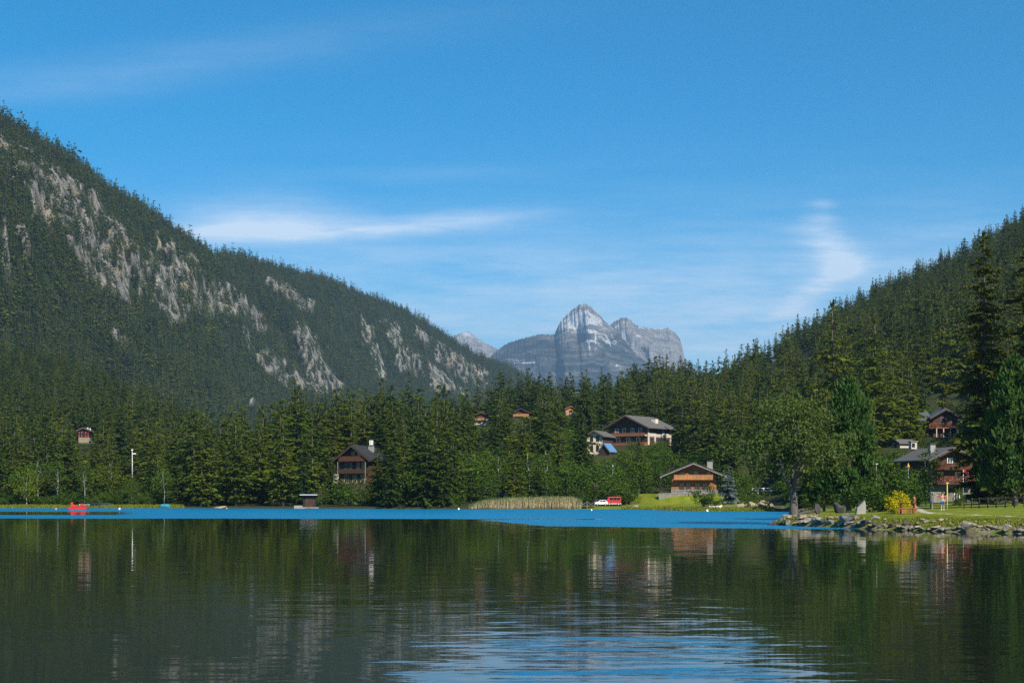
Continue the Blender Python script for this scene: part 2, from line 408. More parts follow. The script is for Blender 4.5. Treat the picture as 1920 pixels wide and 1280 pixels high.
# ------------------------------------------------------------------ lake
def build_lake():
    Y = np.concatenate([np.arange(-30, 6, 6.0), np.arange(6, 40, .7), np.arange(40, 140, .9), np.arange(140, 322, 1.4)])
    s = np.linspace(-.62, .62, 300)
    S, YY = np.meshgrid(s, Y); X = S * np.maximum(YY, 24)
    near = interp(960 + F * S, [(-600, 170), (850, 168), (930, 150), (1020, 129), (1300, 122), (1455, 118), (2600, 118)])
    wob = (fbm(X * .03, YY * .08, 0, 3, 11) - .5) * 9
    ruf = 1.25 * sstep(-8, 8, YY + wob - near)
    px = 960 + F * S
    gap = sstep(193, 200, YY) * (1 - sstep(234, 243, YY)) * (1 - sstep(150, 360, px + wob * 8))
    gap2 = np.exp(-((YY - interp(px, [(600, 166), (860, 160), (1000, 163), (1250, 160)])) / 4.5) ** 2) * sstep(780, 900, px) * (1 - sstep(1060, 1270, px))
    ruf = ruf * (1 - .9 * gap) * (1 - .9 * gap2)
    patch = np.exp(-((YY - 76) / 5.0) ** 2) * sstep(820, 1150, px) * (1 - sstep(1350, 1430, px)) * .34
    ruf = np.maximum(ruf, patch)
    sky_patch = .43 * (1 - sstep(26, 33.5, YY + wob * .35)) * sstep(700, 960, px + wob * 10) * (1 - sstep(1370, 1530, px + wob * 8))   # rippled patch close to the viewer; its blue base colour stands for reflected sky
    ruf = np.maximum(ruf, sky_patch)
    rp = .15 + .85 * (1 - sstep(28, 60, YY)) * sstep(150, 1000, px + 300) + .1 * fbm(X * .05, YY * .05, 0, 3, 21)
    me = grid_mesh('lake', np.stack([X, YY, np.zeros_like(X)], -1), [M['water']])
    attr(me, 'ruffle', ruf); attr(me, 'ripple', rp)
    tag(link('lake', me), kind='structure')
build_lake()

# ------------------------------------------------------------------ big wooded mountain across the valley
MR = [(-420, 60, 1350), (0, 228, 1500), (50, 254, 1540), (100, 277, 1580), (150, 306, 1640), (200, 346, 1720), (250, 379, 1790), (300, 408, 1860), (350, 444, 1930), (384, 463, 2010), (400, 482, 2040), (409, 472, 2230),
      (430, 472, 2250), (500, 490, 2450), (560, 507, 2620), (620, 522, 2780), (680, 546, 2920), (740, 567, 3050), (800, 598, 3200), (850, 633, 3320), (900, 662, 3440), (960, 692, 3580), (1040, 745, 3750), (1200, 850, 3900)]
CLIFFS = [(-30, 250, 60, 300, 45, 1), (20, 300, 150, 400, 50, 1), (90, 400, 210, 470, 52, 1), (150, 420, 250, 540, 50, 1), (230, 480, 330, 560, 48, .95), (310, 480, 380, 560, 34, .9), (300, 420, 360, 470, 26, .8),
          (340, 540, 420, 570, 34, .85), (40, 450, 58, 505, 12, .9), (0, 440, 15, 520, 14, .7), (455, 565, 490, 600, 22, .85), (515, 535, 575, 590, 26, .85), (570, 640, 600, 720, 32, 1.05), (500, 670, 560, 712, 30, 1),
          (600, 700, 640, 735, 22, .8), (455, 600, 470, 660, 9, .8), (670, 560, 680, 600, 10, .7), (720, 590, 745, 640, 22, .75), (690, 620, 720, 690, 20, .6), (780, 600, 800, 640, 16, .7), (800, 610, 830, 660, 14, .7),
          (760, 665, 830, 715, 30, 1), (830, 660, 900, 705, 26, 1), (820, 710, 870, 735, 18, .9), (440, 732, 452, 742, 9, 1), (474, 750, 484, 760, 10, 1), (215, 625, 235, 650, 10, .8), (270, 640, 285, 655, 9, .6), (560, 500, 600, 520, 12, .5), (110, 560, 120, 590, 8, .5)]
def mrock(px, py):
    w = 1.0 * (fbm(px * .02, py * .02, 0, 3, 31) - .5)
    m = np.zeros_like(px)
    for x0, y0, x1, y1, r, k in CLIFFS:
        dx, dy = x1 - x0, y1 - y0; L = dx * dx + dy * dy
        t = np.clip(((px - x0) * dx + (py - y0) * dy) / L, 0, 1)
        d = np.hypot(px - x0 - t * dx, (py - y0 - t * dy) * .85)
        q = 1.05 if x0 < 440 else .84
        m = np.maximum(m, k * (1 - sstep(.35, 1.25, d / (r * q) + w * .9)))
    f = fbm(px * .075, py * .022, 0, 4, 33)
    return m * np.clip(.02 + 1.75 * f, 0, 1.0)
def mountain_pts(px, t, disp=True):
    pxs = [m[0] for m in MR]
    Dr = np.interp(px, pxs, [m[2] for m in MR]); py = np.interp(px, pxs, [m[1] + (6 if m[0] < 60 or m[0] > 900 else 14) for m in MR])
    Zr = H0 + (HOR - py) / F * Dr
    wd = interp(px, [(-400, 520), (0, 560), (400, 700), (900, 800), (1200, 800)])
    Db = Dr - wd
    prof = interp(t, [(0, 0), (.25, .20), (.6, .55), (.9, .92), (1.0, 1.0), (1.2, .93)])
    Zb = 8 + 0 * px
    Y = Db + wd * t; Z = Zb + (Zr - Zb) * prof
    X = (px - 960) / F * Y
    pyv = HOR - (Z - H0) / Y * F
    rk = mrock(px, pyv) * (1 - sstep(.95, .99, t))
    if disp:
        n = fbm(X * .008, Y * .004, Z * .004, 3, 41) - .5
        v = 1 - np.abs(2 * fbm(X * .03, Y * .012, Z * .006, 2, 47) - 1)
        env = sstep(0, .15, t) * (1 - sstep(.82, 1.0, t))
        Y = Y - env * n * 160 - rk * (v - .6) * 70 * env
        X = (px - 960) / F * Y
        Z = Z + env * rk * (fbm(X * .02, Y * .02, Z * .05, 4, 51) - .5) * 26 + env * n * 20
    return X, Y, Z, rk
def build_mountain():
    px = np.linspace(-420, 1200, 760); t = np.linspace(0, 1.2, 330)
    PX, T = np.meshgrid(px, t)
    X, Y, Z, rk = mountain_pts(PX, T)
    me = grid_mesh('mountain', np.stack([X, Y, Z], -1), [M['cliff']])
    attr(me, 'rock', rk)
    tag(link('mountain', me), kind='structure')
build_mountain()

# ------------------------------------------------------------------ far rocky peaks
def build_peak(sil, D, tone, depth, snow_fn, low_py, seed, amp, crest=-999):
    px0, px1 = sil[0][0], sil[-1][0]
    px = np.linspace(px0, px1, int((px1 - px0) * 2)); t = np.linspace(0, 1.15, 230)
    PX, T = np.meshgrid(px, t)
    py = interp(PX, sil); py = py + (fbm(PX * .4, PX * 0 + 1.7, 0, 4, seed) - .5) * 6
    Zr = H0 + (HOR - py) / F * D
    prof = interp(T, [(0, 0), (.35, .26), (.6, .50), (.85, .82), (1, 1), (1.15, .85)])
    Zs = H0 + (HOR - np.mean([interp(PX + o_, sil) for o_ in range(-66, 67, 11)], 0)) / F * D; wz = np.clip((T - .25) / .7, 0, 1) ** 1.4
    Z = (Zs * (1 - wz) + Zr * wz) * prof; Y = D - depth + depth * T
    X = (PX - 960) / F * D
    rid = .62 * (1 - np.abs(2 * fbm(X * .0022, Z * .0012, Y * .0002, 4, seed + 3) - 1)) + .38 * (1 - np.abs(2 * fbm(X * .0075, Z * .003, Y * .0003, 4, seed + 5) - 1))
    crest_ = np.exp(-np.abs(PX - crest) ** 1.3 / 110) * 300 * np.clip((T - .45) / .55, 0, 1)
    Yd = Y - crest_ - (rid - .55) * amp * (1 - sstep(.88, 1, T)) * sstep(0, .2, T)
    kq = Yd / Y; X = X * kq; Z = H0 + (Z - H0) * kq      # buttresses stand forward of the face without growing above the skyline
    pyv = HOR - (Z - H0) / Yd * F
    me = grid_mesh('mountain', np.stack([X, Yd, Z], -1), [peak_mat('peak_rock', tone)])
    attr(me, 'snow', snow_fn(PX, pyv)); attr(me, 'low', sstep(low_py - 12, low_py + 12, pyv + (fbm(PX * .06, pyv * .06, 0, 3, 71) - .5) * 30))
    tag(link('mountain', me), kind='structure')
def blob(px, py, x, y, a, b, ang=0):
    c, s_ = math.cos(ang), math.sin(ang); dx, dy = px - x, py - y
    return np.exp(-(((dx * c + dy * s_) / a) ** 2 + ((-dx * s_ + dy * c) / b) ** 2))
def snow_main(px, py):
    m = 0.15 + .36 * blob(px, py, 1092, 600, 45, 28) + .6 * blob(px, py, 1098, 604, 26, 5, -.12) + .75 * blob(px, py, 1100, 622, 14, 3.2, 0) + .5 * blob(px, py, 1080, 592, 22, 3, -.4) + .6 * blob(px, py, 1093, 572, 2.2, 4) + \
        .75 * blob(px, py, 1098, 640, 1.6, 18, -.12) + .55 * blob(px, py, 1112, 632, 1.6, 12, .1) + .35 * blob(px, py, 1065, 612, 24, 9) + .32 * blob(px, py, 1138, 635, 26, 16) + .5 * blob(px, py, 1044, 632, 3, 6, .4) + \
        .4 * blob(px, py, 990, 680, 40, 1.4, -.05) + .5 * blob(px, py, 1147, 686, 3, 1.5, -.6)
    return m
def snow_right(px, py):
    return .12 + .7 * blob(px, py, 1155, 612, 7, 2.2, -.3) + .75 * blob(px, py, 1169, 604, 1.6, 4, .2) + .8 * blob(px, py, 1203, 614, 14, 1.8, .3) + .6 * blob(px, py, 1228, 616, 12, 1.2) + .55 * blob(px, py, 1193, 630, 8, 1.5) + .6 * blob(px, py, 1238, 627, 1.8, 3, .5)
def snow_left(px, py): return .05 + .7 * blob(px, py, 876, 625, 8, 4) + .3 * blob(px, py, 866, 634, 12, 8)
build_peak([(860, 735), (900, 690), (928, 660), (940, 650), (955, 641), (985, 633), (1010, 627), (1040, 626), (1047, 608), (1055, 597), (1064, 588), (1075, 578), (1086, 571), (1096, 568.5), (1106, 574), (1118, 584),
            (1130, 597), (1142, 609), (1156, 620), (1168, 634), (1178, 648), (1195, 666), (1230, 690), (1290, 720), (1360, 760)], 9000, (.36, .34, .33), 1900, snow_main, 632, 61, 620, 1099)
build_peak([(1100, 700), (1130, 640), (1146, 606), (1155, 601), (1165, 596), (1175, 595), (1183, 600), (1192, 609), (1205, 613), (1225, 616), (1245, 616), (1252, 612), (1256, 617), (1266, 624), (1275, 636), (1279, 650), (1283, 668), (1300, 690), (1360, 740)], 10500, (.40, .37, .35), 1500, snow_right, 690, 65, 420, 1180)
build_peak([(780, 690), (820, 652), (848, 632), (858, 626), (868, 623), (880, 622), (890, 630), (900, 638), (915, 645), (930, 652), (950, 675), (1000, 720)], 11500, (.42, .38, .36), 1500, snow_left, 690, 67, 300)
#@@PART3

# ------------------------------------------------------------------ tree shapes
def unit(v): return v / np.maximum(np.linalg.norm(v, axis=-1, keepdims=True), 1e-9)
def kites(p, d, w, l, b):
    d = unit(d); w = unit(w - d * np.sum(w * d, -1, keepdims=True)); l = np.asarray(l)[..., None]; b = np.asarray(b)[..., None]
    m = p + d * l * .42
    return np.stack([p, m + w * b * .5, p + d * l, m - w * b * .5], -2).reshape(-1, 4, 3)
def conifer(H, Rad, levels, nb, seg, prof, base=.08, droop=.25, rise=.1, leaf=1.0, irr=.25, hang=.5, seed=0):
    r = np.random.default_rng(seed)
    out_ = []
    lv = np.linspace(base, .985, levels)
    z0, az, L = [], [], []
    for i, q in enumerate(lv):
        n = max(3, int(round(nb * (1.0 - .55 * q))))
        a0 = r.random() * 6.28
        for k in range(n):
            z0.append((q + r.normal() * .8 / levels) * H); az.append(a0 + 6.283 * k / n + r.normal() * .3)
            L.append(Rad * prof(q) * (1 + r.normal() * irr * .6) * (1.25 if r.random() < .12 else 1) + .12)
    z0, az, L = map(np.array, (z0, az, np.clip(L, .1, None)))
    z0 = np.clip(z0, base * H * .7, H * .99)
    dirs = np.stack([np.cos(az), np.sin(az), 0 * az], -1)
    side = np.stack([-np.sin(az), np.cos(az), 0 * az], -1)
    org = np.stack([0 * z0, 0 * z0, z0], -1)
    up = np.array([0, 0, 1.0])
    dr = droop * (1 - .7 * z0 / H)
    for j in range(seg):
        t = (j + .35 + r.random(len(L)) * .6) / seg
        p = org + dirs * (L * t)[:, None] + up * (L * (rise * t - dr * t * t))[:, None]
        size = leaf * (0.30 * L * (1.15 - .45 * t) + .16)
        for sgn in (-1, 1):
            d = dirs * (.75 + .3 * r.random((len(L), 1))) + side * sgn * (.5 + .5 * r.random((len(L), 1))) + up * (-.28 + .3 * r.normal(size=(len(L), 1)))
            w = side * 1.0 + up * r.normal(size=(len(L), 1)) * .75 + dirs * r.normal(size=(len(L), 1)) * .5
            out_.append(kites(p, d, w, size * (.8 + .5 * r.random(len(L))), size * (.42 + .2 * r.random(len(L)))))
        if hang:
            m = r.random(len(L)) < hang
            d = dirs[m] * .45 + side[m] * r.normal(size=(m.sum(), 1)) * .5 - up * (.7 + .4 * r.random((m.sum(), 1)))
            w = side[m] + dirs[m] * r.normal(size=(m.sum(), 1)) * .8
            out_.append(kites(p[m], d, w, size[m] * .95, size[m] * .5))
    # leader
    d = np.tile(up, (5, 1)) + r.normal(size=(5, 3)) * .12
    out_.append(kites(np.tile(np.array([0, 0, H * .93]), (5, 1)), d, r.normal(size=(5, 3)), np.full(5, H * .075), np.full(5, .22 * leaf + .05 * Rad)))
    return np.concatenate(out_)
def trunk_v(H, r0, top=.97, bend=0.0, seed=0):
    r = random.Random(seed); mb = MB(); n = 6
    pts = [(bend * math.sin(i * 1.1 + seed) * i / n, bend * math.cos(i * .9 + seed) * i / n, -.5 + (H * top + .5) * i / n) for i in range(n + 1)]
    mb.tube(pts, [r0 * (1.25 if i == 0 else 1) * (1 - .93 * i / n) + .015 for i in range(n + 1)], 7); return mb
def limbs(mb, starts, targets, r0, seed=0):
    r = random.Random(seed)
    for s, t in zip(starts, targets):
        s, t = Vector(s), Vector(t); m = (s + t) / 2 + Vector((r.uniform(-.4, .4), r.uniform(-.4, .4), r.uniform(0, .5)))
        mb.tube([s, (s + m) / 2, m, (m + t) / 2, t], [r0, r0 * .85, r0 * .62, r0 * .42, r0 * .2], 5)
def crown_clumps(H, rx, z0, nc, nl, leaf, seed, rc=.24, top=1.0, hollow=.55, ry=None, shape='oval'):
    """leaf clusters through the crown's volume; returns quads and cluster centres"""
    r = np.random.default_rng(seed); ry = ry or rx
    C = []
    while len(C) < nc:
        q = r.normal(size=3); q /= np.linalg.norm(q); q *= (hollow + (1 - hollow) * r.random()) 
        if shape == 'cone':
            h = r.random() ** 1.25; rad = (1 - h) ** .55 * (.8 + .2 * min(1, h * 5)) * (hollow + (1 - hollow) * r.random()); a = r.random() * 6.283
            c = (rx * rad * math.cos(a), ry * rad * math.sin(a), z0 + (H * top - z0) * h)
        else:
            zz = (q[2] + 1) / 2; wd = 1.0 if zz < .6 else 1.0 - .25 * (zz - .6)
            c = (q[0] * rx * wd, q[1] * ry * wd, z0 + (H * top - z0) * (zz * .93 + .02))
        C.append(c)
    C = np.array(C); C += r.normal(size=C.shape) * np.array([rx, rx, H * .3]) * .08
    rad = rc * (rx + .2 * H) * (.6 + .8 * r.random(nc))
    if shape == 'cone': rad *= np.clip(1.15 - (C[:, 2] - z0) / (H - z0), .25, 1)
    n = nc * nl
    ci = np.repeat(np.arange(nc), nl)
    q = unit(r.normal(size=(n, 3))); q[:, 2] *= .8
    p = C[ci] + q * (rad[ci] * (.45 + .55 * r.random(n) ** .5))[:, None]
    nrm = unit(q + np.array([0, 0, .5]) + r.normal(size=(n, 3)) * .7)
    d = unit(np.cross(nrm, r.normal(size=(n, 3)))); w = np.cross(nrm, d)
    l = leaf * (.7 + .6 * r.random(n))
    return kites(p, d, w, l, l * .62), C

def spruce_prof(q): return (1 - q) ** .74 * (1 if q > .2 else .82 + .9 * q)
def slim_prof(q): return (1 - q) ** .62 * (.75 + .25 * math.sin(q * 23))
def larch_prof(q): return max(.03, (1 - q ** 1.35)) * (.72 + .28 * math.sin(q * 19 + 1)) * (1 if q > .15 else .7)
KIND = {}
def reg(kind, crown_quads, trunk_mb, Hn, leaf_m, bark_m, Rn):
    c = quads_mesh(kind + '_crown', crown_quads, [M[leaf_m]]); t = trunk_mb.mesh(kind + '_trunk', M[bark_m], True)
    KIND.setdefault(kind, []).append((c, t, Hn, Rn))
for i in range(5):
    reg('spruce', conifer(18, 3.3 + .3 * (i % 3), 32, 7.5, 8, spruce_prof if i % 2 == 0 else slim_prof, .07, .34, .06, .84, .3, .6, 100 + i), trunk_v(18, .24, .97, .08, i), 18, 'spruce', 'bark', 3.2)
for i in range(3):
    reg('spruce', conifer(18, 4.3 + .3 * i, 24, 7.5, 8, larch_prof if i == 1 else slim_prof, .06, .30, .08, .8, .55, .6, 150 + i), trunk_v(18, .26, .97, .12, i + 7), 18, 'spruce', 'bark', 4.0)
for i in range(4):
    reg('larch', conifer(18, 3.9 + .4 * (i % 2), 26, 7, 8, larch_prof, .10, .18, .12, .84, .5, .5, 200 + i), trunk_v(18, .26, .97, .15, i), 18, 'larch', 'bark', 3.6)
for i in range(5):
    q, C = crown_clumps(9, 3.0, 1.6 if i < 3 else .8, 46, 34, .42, 300 + i, .24)
    tb = trunk_v(9, .17, .7, .25, i); limbs(tb, [(0, 0, 2 + k * .8) for k in range(5)], [C[k * 7] for k in range(5)], .09, i)
    reg('broadleaf', q, tb, 9, 'broad', 'barkgrey', 3.2)
for i in range(4):
    q, C = crown_clumps(11, 2.0, 3.2, 44, 26, .36, 400 + i, .20)
    tb = trunk_v(11, .11, .92, .35, i + 3); limbs(tb, [(0, 0, 3.5 + k * .9) for k in range(6)], [C[k * 6] for k in range(6)], .06, i)
    reg('birch', q, tb, 11, 'birchleaf', 'birchbark', 2.2)
q, C = crown_clumps(9, 2.7, .9, 60, 34, .36, 460, .20); tb = trunk_v(9, .13, .9, .3, 4); limbs(tb, [(0, 0, 2 + k) for k in range(5)], [C[k * 6] for k in range(5)], .05, 2)
M['limeleaf'] = foliage('lime_leaves', (.11, .15, .014), (.11, .15, .014), .3); reg('limebirch', q, tb, 9, 'limeleaf', 'birchbark', 2.8)
for i in range(3):
    q, C = crown_clumps(3.0, 1.9, .15, 26, 40, .26, 500 + i, .26)
    tb = MB(); limbs(tb, [(0, 0, -.3)] * 4, [C[k * 5] for k in range(4)], .06, i)
    reg('shrub', q, tb, 3, 'shrub', 'bark', 2.0)

def plant(kind, name, loc, H, label, cat, group=None, wide=1.0, var=None, rz=None, mesh=None):
    c, t, Hn, Rn = KIND[kind][random.randrange(len(KIND[kind])) if var is None else var]
    o = empty(name, loc, random.uniform(0, 6.28) if rz is None else rz)
    s = H / Hn; o.scale = (s * wide, s * wide, s)
    tag(o, label, cat, group)
    link('trunk' if kind != 'shrub' else 'stems', t, o); link('crown' if kind != 'shrub' else 'foliage', c, o)
    return o
OCC = []   # (Y, px, top, base, half width px, round?) of everything planted by hand, for the visibility test
def plant_px(kind, name, px, Y, top, label, cat, group=None, wide=1.0, var=None, zoff=0.0, rz=None):
    g = gpx(px, Y); g.z += zoff
    H = Z_of(top, Y) - g.z
    c, t, Hn, Rn = KIND[kind][0]
    OCC.append((Y, px, top, HOR - (g.z - H0) / Y * F, Rn * wide * H / Hn / Y * F, kind not in ('spruce', 'larch', 'darkspruce')))
    return plant(kind, name, g, H, label, cat, group, wide, var, rz)

# --- trees that can be told apart
q, C = crown_clumps(10.6, 5.9, 2.9, 130, 84, .27, 601, .12, 1.0, .35)
tb = MB()
tb.tube([(0, 0, -.5), (.02, 0, .6), (.05, .05, 1.7), (0, .1, 2.3)], [.55, .40, .34, .33], 10)
fork = [((0, .1, 2.1), (-1.0, .1, 3.6), (-1.45, .2, 5.4), (-2.6, 0, 7.6)), ((.05, .1, 2.2), (.1, .3, 4.2), (.3, .2, 6.4), (.2, .5, 9.0)), ((.05, 0, 2.1), (.75, -.1, 3.8), (1.1, 0, 5.4), (2.6, .3, 7.8)), ((0, .1, 2.3), (-.2, -.8, 4.0), (-.6, -1.8, 5.6), (-1.4, -2.8, 7.6))]
for f_ in fork: tb.tube(f_, [.24, .19, .13, .05], 8)
limbs(tb, [f_[2] for f_ in fork for _ in range(5)], [C[k * 6] for k in range(20)], .08, 3)
reg('willow', q, tb, 10.6, 'willow', 'barkgrey', 6.0)
def pine_cone(H, rx, nc, seed, z0, leafm):
    q, C = crown_clumps(H, rx, z0, nc, 60, .38, seed, .10, 1.0, .55, None, 'cone')
    # upward-pointing tufts
    r = np.random.default_rng(seed); n = nc * 26; ci = r.integers(0, nc, n)
    rad = np.hypot(C[ci, 0], C[ci, 1])[:, None]
    d = np.stack([C[ci, 0], C[ci, 1], 0 * rad[:, 0]], -1) / np.maximum(rad, .3) * .6 + np.array([0, 0, 1.0]) + r.normal(size=(n, 3)) * .3
    p = C[ci] + r.normal(size=(n, 3)) * .32
    return np.concatenate([q, kites(p, d, r.normal(size=(n, 3)), 42 / 100 + .25 * r.random(n), .2 + .1 * r.random(n))]), C
q, C = pine_cone(13, 4.3, 310, 611, 2.3, 'pine'); reg('pine', q, trunk_v(13, .33, .9, .1, 5), 13, 'pine', 'bark', 4.3)
reg('bluespruce', conifer(8, 1.95, 17, 8, 6, spruce_prof, .05, .10, .05, 1.15, .15, .2, 621), trunk_v(8, .14), 8, 'bluespruce', 'bark', 2.0)
for i in range(2):
    reg('darkspruce', conifer(30, 3.9, 46, 8, 9, lambda q: (1 - q) ** .46 * (.80 + .2 * math.sin(q * 31 + i)) * (1 if q > .25 else .8 + .8 * q), .05, .38, .10, .72, .42, .9, 631 + i), trunk_v(30, .42), 30, 'darkspruce', 'bark', 3.8)

plant_px('willow', 'willow_tree', 1488, 133, 733, 'spreading grey-green willow with forked pale trunk on the rocky tip', 'tree', None, .92, 0, 0, .4)
plant_px('pine', 'pine_tree', 1592, 152, 722, 'dense rounded dark green pine standing beside the forked willow', 'tree', None, .82, 0, 0, 1)
plant_px('pine', 'pine_tree', 1545, 165, 848, 'small dark pine crouched in shade between willow and large pine', 'tree', None, .9, 0, 0, 2.4)
plant_px('bluespruce', 'blue_spruce', 1366, 262, 874, 'silvery blue spruce at the corner of the orange timber chalet', 'tree', None, 1.0, 0)
plant_px('darkspruce', 'spruce_tree', 1845, 182, 432, 'giant dark spruce towering over the brown chalet, tallest tree in the photo', 'tree', None, 1.0, 0, 0, .9)
plant_px('darkspruce', 'spruce_tree', 1925, 176, 455, 'giant olive spruce cut by the frame edge behind the short dark pine', 'tree', None, 1.2, 1, 0, 2)
plant_px('pine', 'pine_tree', 1903, 152, 682, 'short dark green pine overhanging the wooden fence at the frame edge', 'tree', None, .78, 0, 0, 4)
plant_px('spruce', 'spruce_tree', 708, 290, 838, 'dark spruce on the lakeshore hiding one side of the brown chalet', 'tree', None, 1.25, 0)
plant_px('spruce', 'spruce_tree', 622, 302, 858, 'small grey-green spruce beside the dark boathouse', 'tree', None, 1.1, 2)
plant_px('larch', 'larch_tree', 560, 322, 722, 'tallest bright larch with pointed top above the boathouse', 'tree', None, 1.2, 0)
plant_px('larch', 'larch_tree', 628, 350, 728, 'bright olive larch directly behind the brown chalet, second from its ridge', 'tree', None, 1.25, 1)
plant_px('limebirch', 'birch_tree', 50, 305, 878, 'yellow-green birch alone on the lawn near the photo edge', 'tree', None, 1.0, 0)
plant_px('birch', 'birch_tree', 1745, 160, 842, 'thin pale-trunked birch in front of the brown chalet with balconies', 'tree', None, 1.05, 1)
plant_px('larch', 'larch_tree', 1562, 310, 560, 'tall yellowish larch rising behind the big rounded pine', 'tree', None, 1.0, 2)
plant_px('larch', 'larch_tree', 1640, 300, 592, 'broad olive larch on the slope above the yellow bush', 'tree', None, 1.15, 3)
plant_px('larch', 'larch_tree', 1770, 372, 560, 'slender yellow larch behind the balcony chalet beside the giant spruce', 'tree', None, .8, 0)
plant_px('spruce', 'spruce_tree', 1727, 345, 690, 'young blue-green spruce above the blue-roofed wing', 'tree', None, .9, 2)
# shrubs and small plants on the banks
for px, Y, top, w, lab in [(1640, 142, 893, 1.25, 'dark green bush between pale standing stone and yellow bush'), (1668, 146, 888, 1.1, 'tall dark bush directly behind the yellow bush'),
                           (1602, 175, 912, 1.0, 'small sunlit bush seen under the large pine'), (1528, 172, 925, 1.3, 'bright low bush seen under the small dark pine'),
                           (1712, 170, 882, .75, 'tall green bush beside the pale birch trunk'), (1797, 168, 914, .45, 'climbing green bush below the flowered balcony')]:
    plant_px('shrub', 'bush', px, Y, top, lab, 'bush', None, w)
q, C = crown_clumps(2.1, 1.55, .05, 40, 60, .17, 641, .22, 1.0, .5); tb = MB(); limbs(tb, [(0, 0, -.2)] * 5, [C[k * 4] for k in range(5)], .035, 1)
reg('yellowbush', q, tb, 2.1, 'yellow', 'bark', 1.55)
KIND['shrub_y'] = KIND.pop('yellowbush')
plant_px('shrub_y', 'bush', 1683, 127, 921, 'bright golden-yellow rounded bush behind the wooden picnic table', 'bush', None, .74)
for px, Y, top, w, lab in [(1318, 262, 908, .9, 'round shrub in front of the terrace wall corner'), (1336, 260, 925, 1.6, 'low dark shrub at the foot of the blue spruce'), (1385, 268, 915, .9, 'tall bright shrub beside the blue spruce'),
                           (1398, 272, 892, .55, 'slim light-green shrub between blue spruce and white railing'), (1408, 256, 932, 1.4, 'clipped shrub among the garden boulders'), (1424, 262, 918, 1.0, 'rounded shrub under the white railing'),
                           (1440, 250, 936, 1.2, 'low shrub beside the willow above the far garden boulders')]:
    plant_px('shrub', 'bush', px, Y, top, lab, 'bush', None, w)
for px, Y, top, w, lab in [(652, 293, 898, 1.15, 'broad dark shrub at the waterline below the brown chalet'), (745, 290, 924, 1.0, 'yellowish low shrub at the waterline beside the dark spruce'), (772, 294, 892, 1.1, 'large bright green shrub at the waterline'),
                           (806, 296, 905, 1.0, 'green shrub beside the bright green one at the waterline'), (690, 291, 925, 1.2, 'low dark shrub at the foot of the lakeshore spruce'), (603, 291, 920, .8, 'small shrub overhanging the boathouse wall'),
                           (730, 300, 905, .9, 'mid-green shrub behind the yellowish one'), (845, 290, 905, 1.1, 'dense shrub where the reed bed begins'), (1098, 290, 918, 1.0, 'dark shrub behind the railing by the white car'), (1178, 296, 912, 1.1, 'dark shrub behind the red van'), (1220, 300, 912, 1.0, 'dark shrub next to the terrace wall')]:
    plant_px('shrub', 'bush', px, Y, top, lab, 'bush', None, w)

for i in range(46):
    px = -40 + i * 8.6 + random.uniform(-4, 4); Y = 299 + random.uniform(8, 17) 
    g = gpx(px, Y); plant('shrub', 'bush', g, random.uniform(1.6, 3.2), 'undergrowth bush under the trees along the grassy shore before the teal tarp', 'bush', 'undergrowth along the grassy shore', random.uniform(.9, 1.3))
# --- the wooded slopes
CLEAR = [(1236, 1354, 864, 936, 302), (628, 700, 832, 900, 320), (563, 598, 922, 955, 294), (1148, 1256, 778, 818, 420), (1106, 1143, 806, 838, 400), (889, 917, 770, 794, 540), (957, 1000, 751, 777, 580), (1060, 1079, 758, 772, 600),
         (140, 176, 795, 822, 558), (1742, 1812, 828, 925, 231), (1737, 1800, 766, 808, 331), (1775, 1815, 732, 748, 420), (1728, 1752, 732, 750, 420), (1436, 1458, 671, 680, 846), (1503, 1521, 658, 667, 896), (1664, 1694, 815, 830, 300),
         (1706, 1722, 811, 834, 290), (244, 256, 843, 880, 404), (1112, 1168, 930, 952, 292), (1408, 1456, 908, 925, 300), (1122, 1143, 828, 840, 398), (885, 1090, 925, 955, 290), (1400, 1440, 855, 866, 330)]
ZB = np.full((427, 640), False)
def raster(px, top, base, hw, rnd, write=True, cut=951):
    y0, y1 = max(0, int(top / 3)), min(426, int(min(base, cut) / 3)); tot = vis = 0
    for y in range(y0, y1 + 1):
        q = ((y + .5) * 3 - top) / max(base - top, 1)
        if q < 0 or q > 1: continue
        w = hw * (math.sqrt(max(0, 1 - (2 * q - 1) ** 2)) if rnd else q ** .8)
        a, b = int(max(0, (px - w) / 3)), int(min(639, (px + w) / 3))
        if b < a: continue
        row = ZB[y, a:b + 1]; tot += b - a + 1; vis += int((~row).sum())
        if write: row[:] = True
    return vis, tot
def choose_kind(px, Y, d, n):
    r = random.random()
    if px < 345:
        if d < 14: return 'birch' if r < .55 else 'broadleaf' if r < .8 else 'spruce'
        if d < 45: return 'birch' if r < .2 else 'broadleaf' if r < .45 else 'spruce' if r < .8 else 'larch'
        return 'spruce' if r < .72 else 'larch'
    if px < 600: return ('spruce' if r < .55 else 'larch') if d > 3 or r < .9 else 'broadleaf'
    if px < 860:
        if d < 26: return 'broadleaf' if r < .42 else 'spruce' if r < .8 else 'larch'
        return 'larch' if n > .5 else 'spruce' if r < .8 else 'larch'
    if px < 1240:
        if Y < 350: return 'broadleaf' if r < .62 else 'birch' if r < .66 else 'spruce' if r < .85 else 'larch'
        if Y < 410 and px > 1040: return 'broadleaf' if r < .5 else 'spruce' if r < .8 else 'larch'
        return 'spruce' if r < .62 else 'larch'
    if px < 1480:
        if Y < 385: return 'broadleaf' if r < .68 else 'birch' if r < .74 else 'spruce'
        return ('larch' if r < .7 else 'spruce') if n > .5 else ('spruce' if r < .8 else 'larch')
    if Y < 300 and r < .35: return 'broadleaf'
    return ('larch' if r < .8 else 'spruce') if n > .52 else ('spruce' if r < .75 else 'larch')
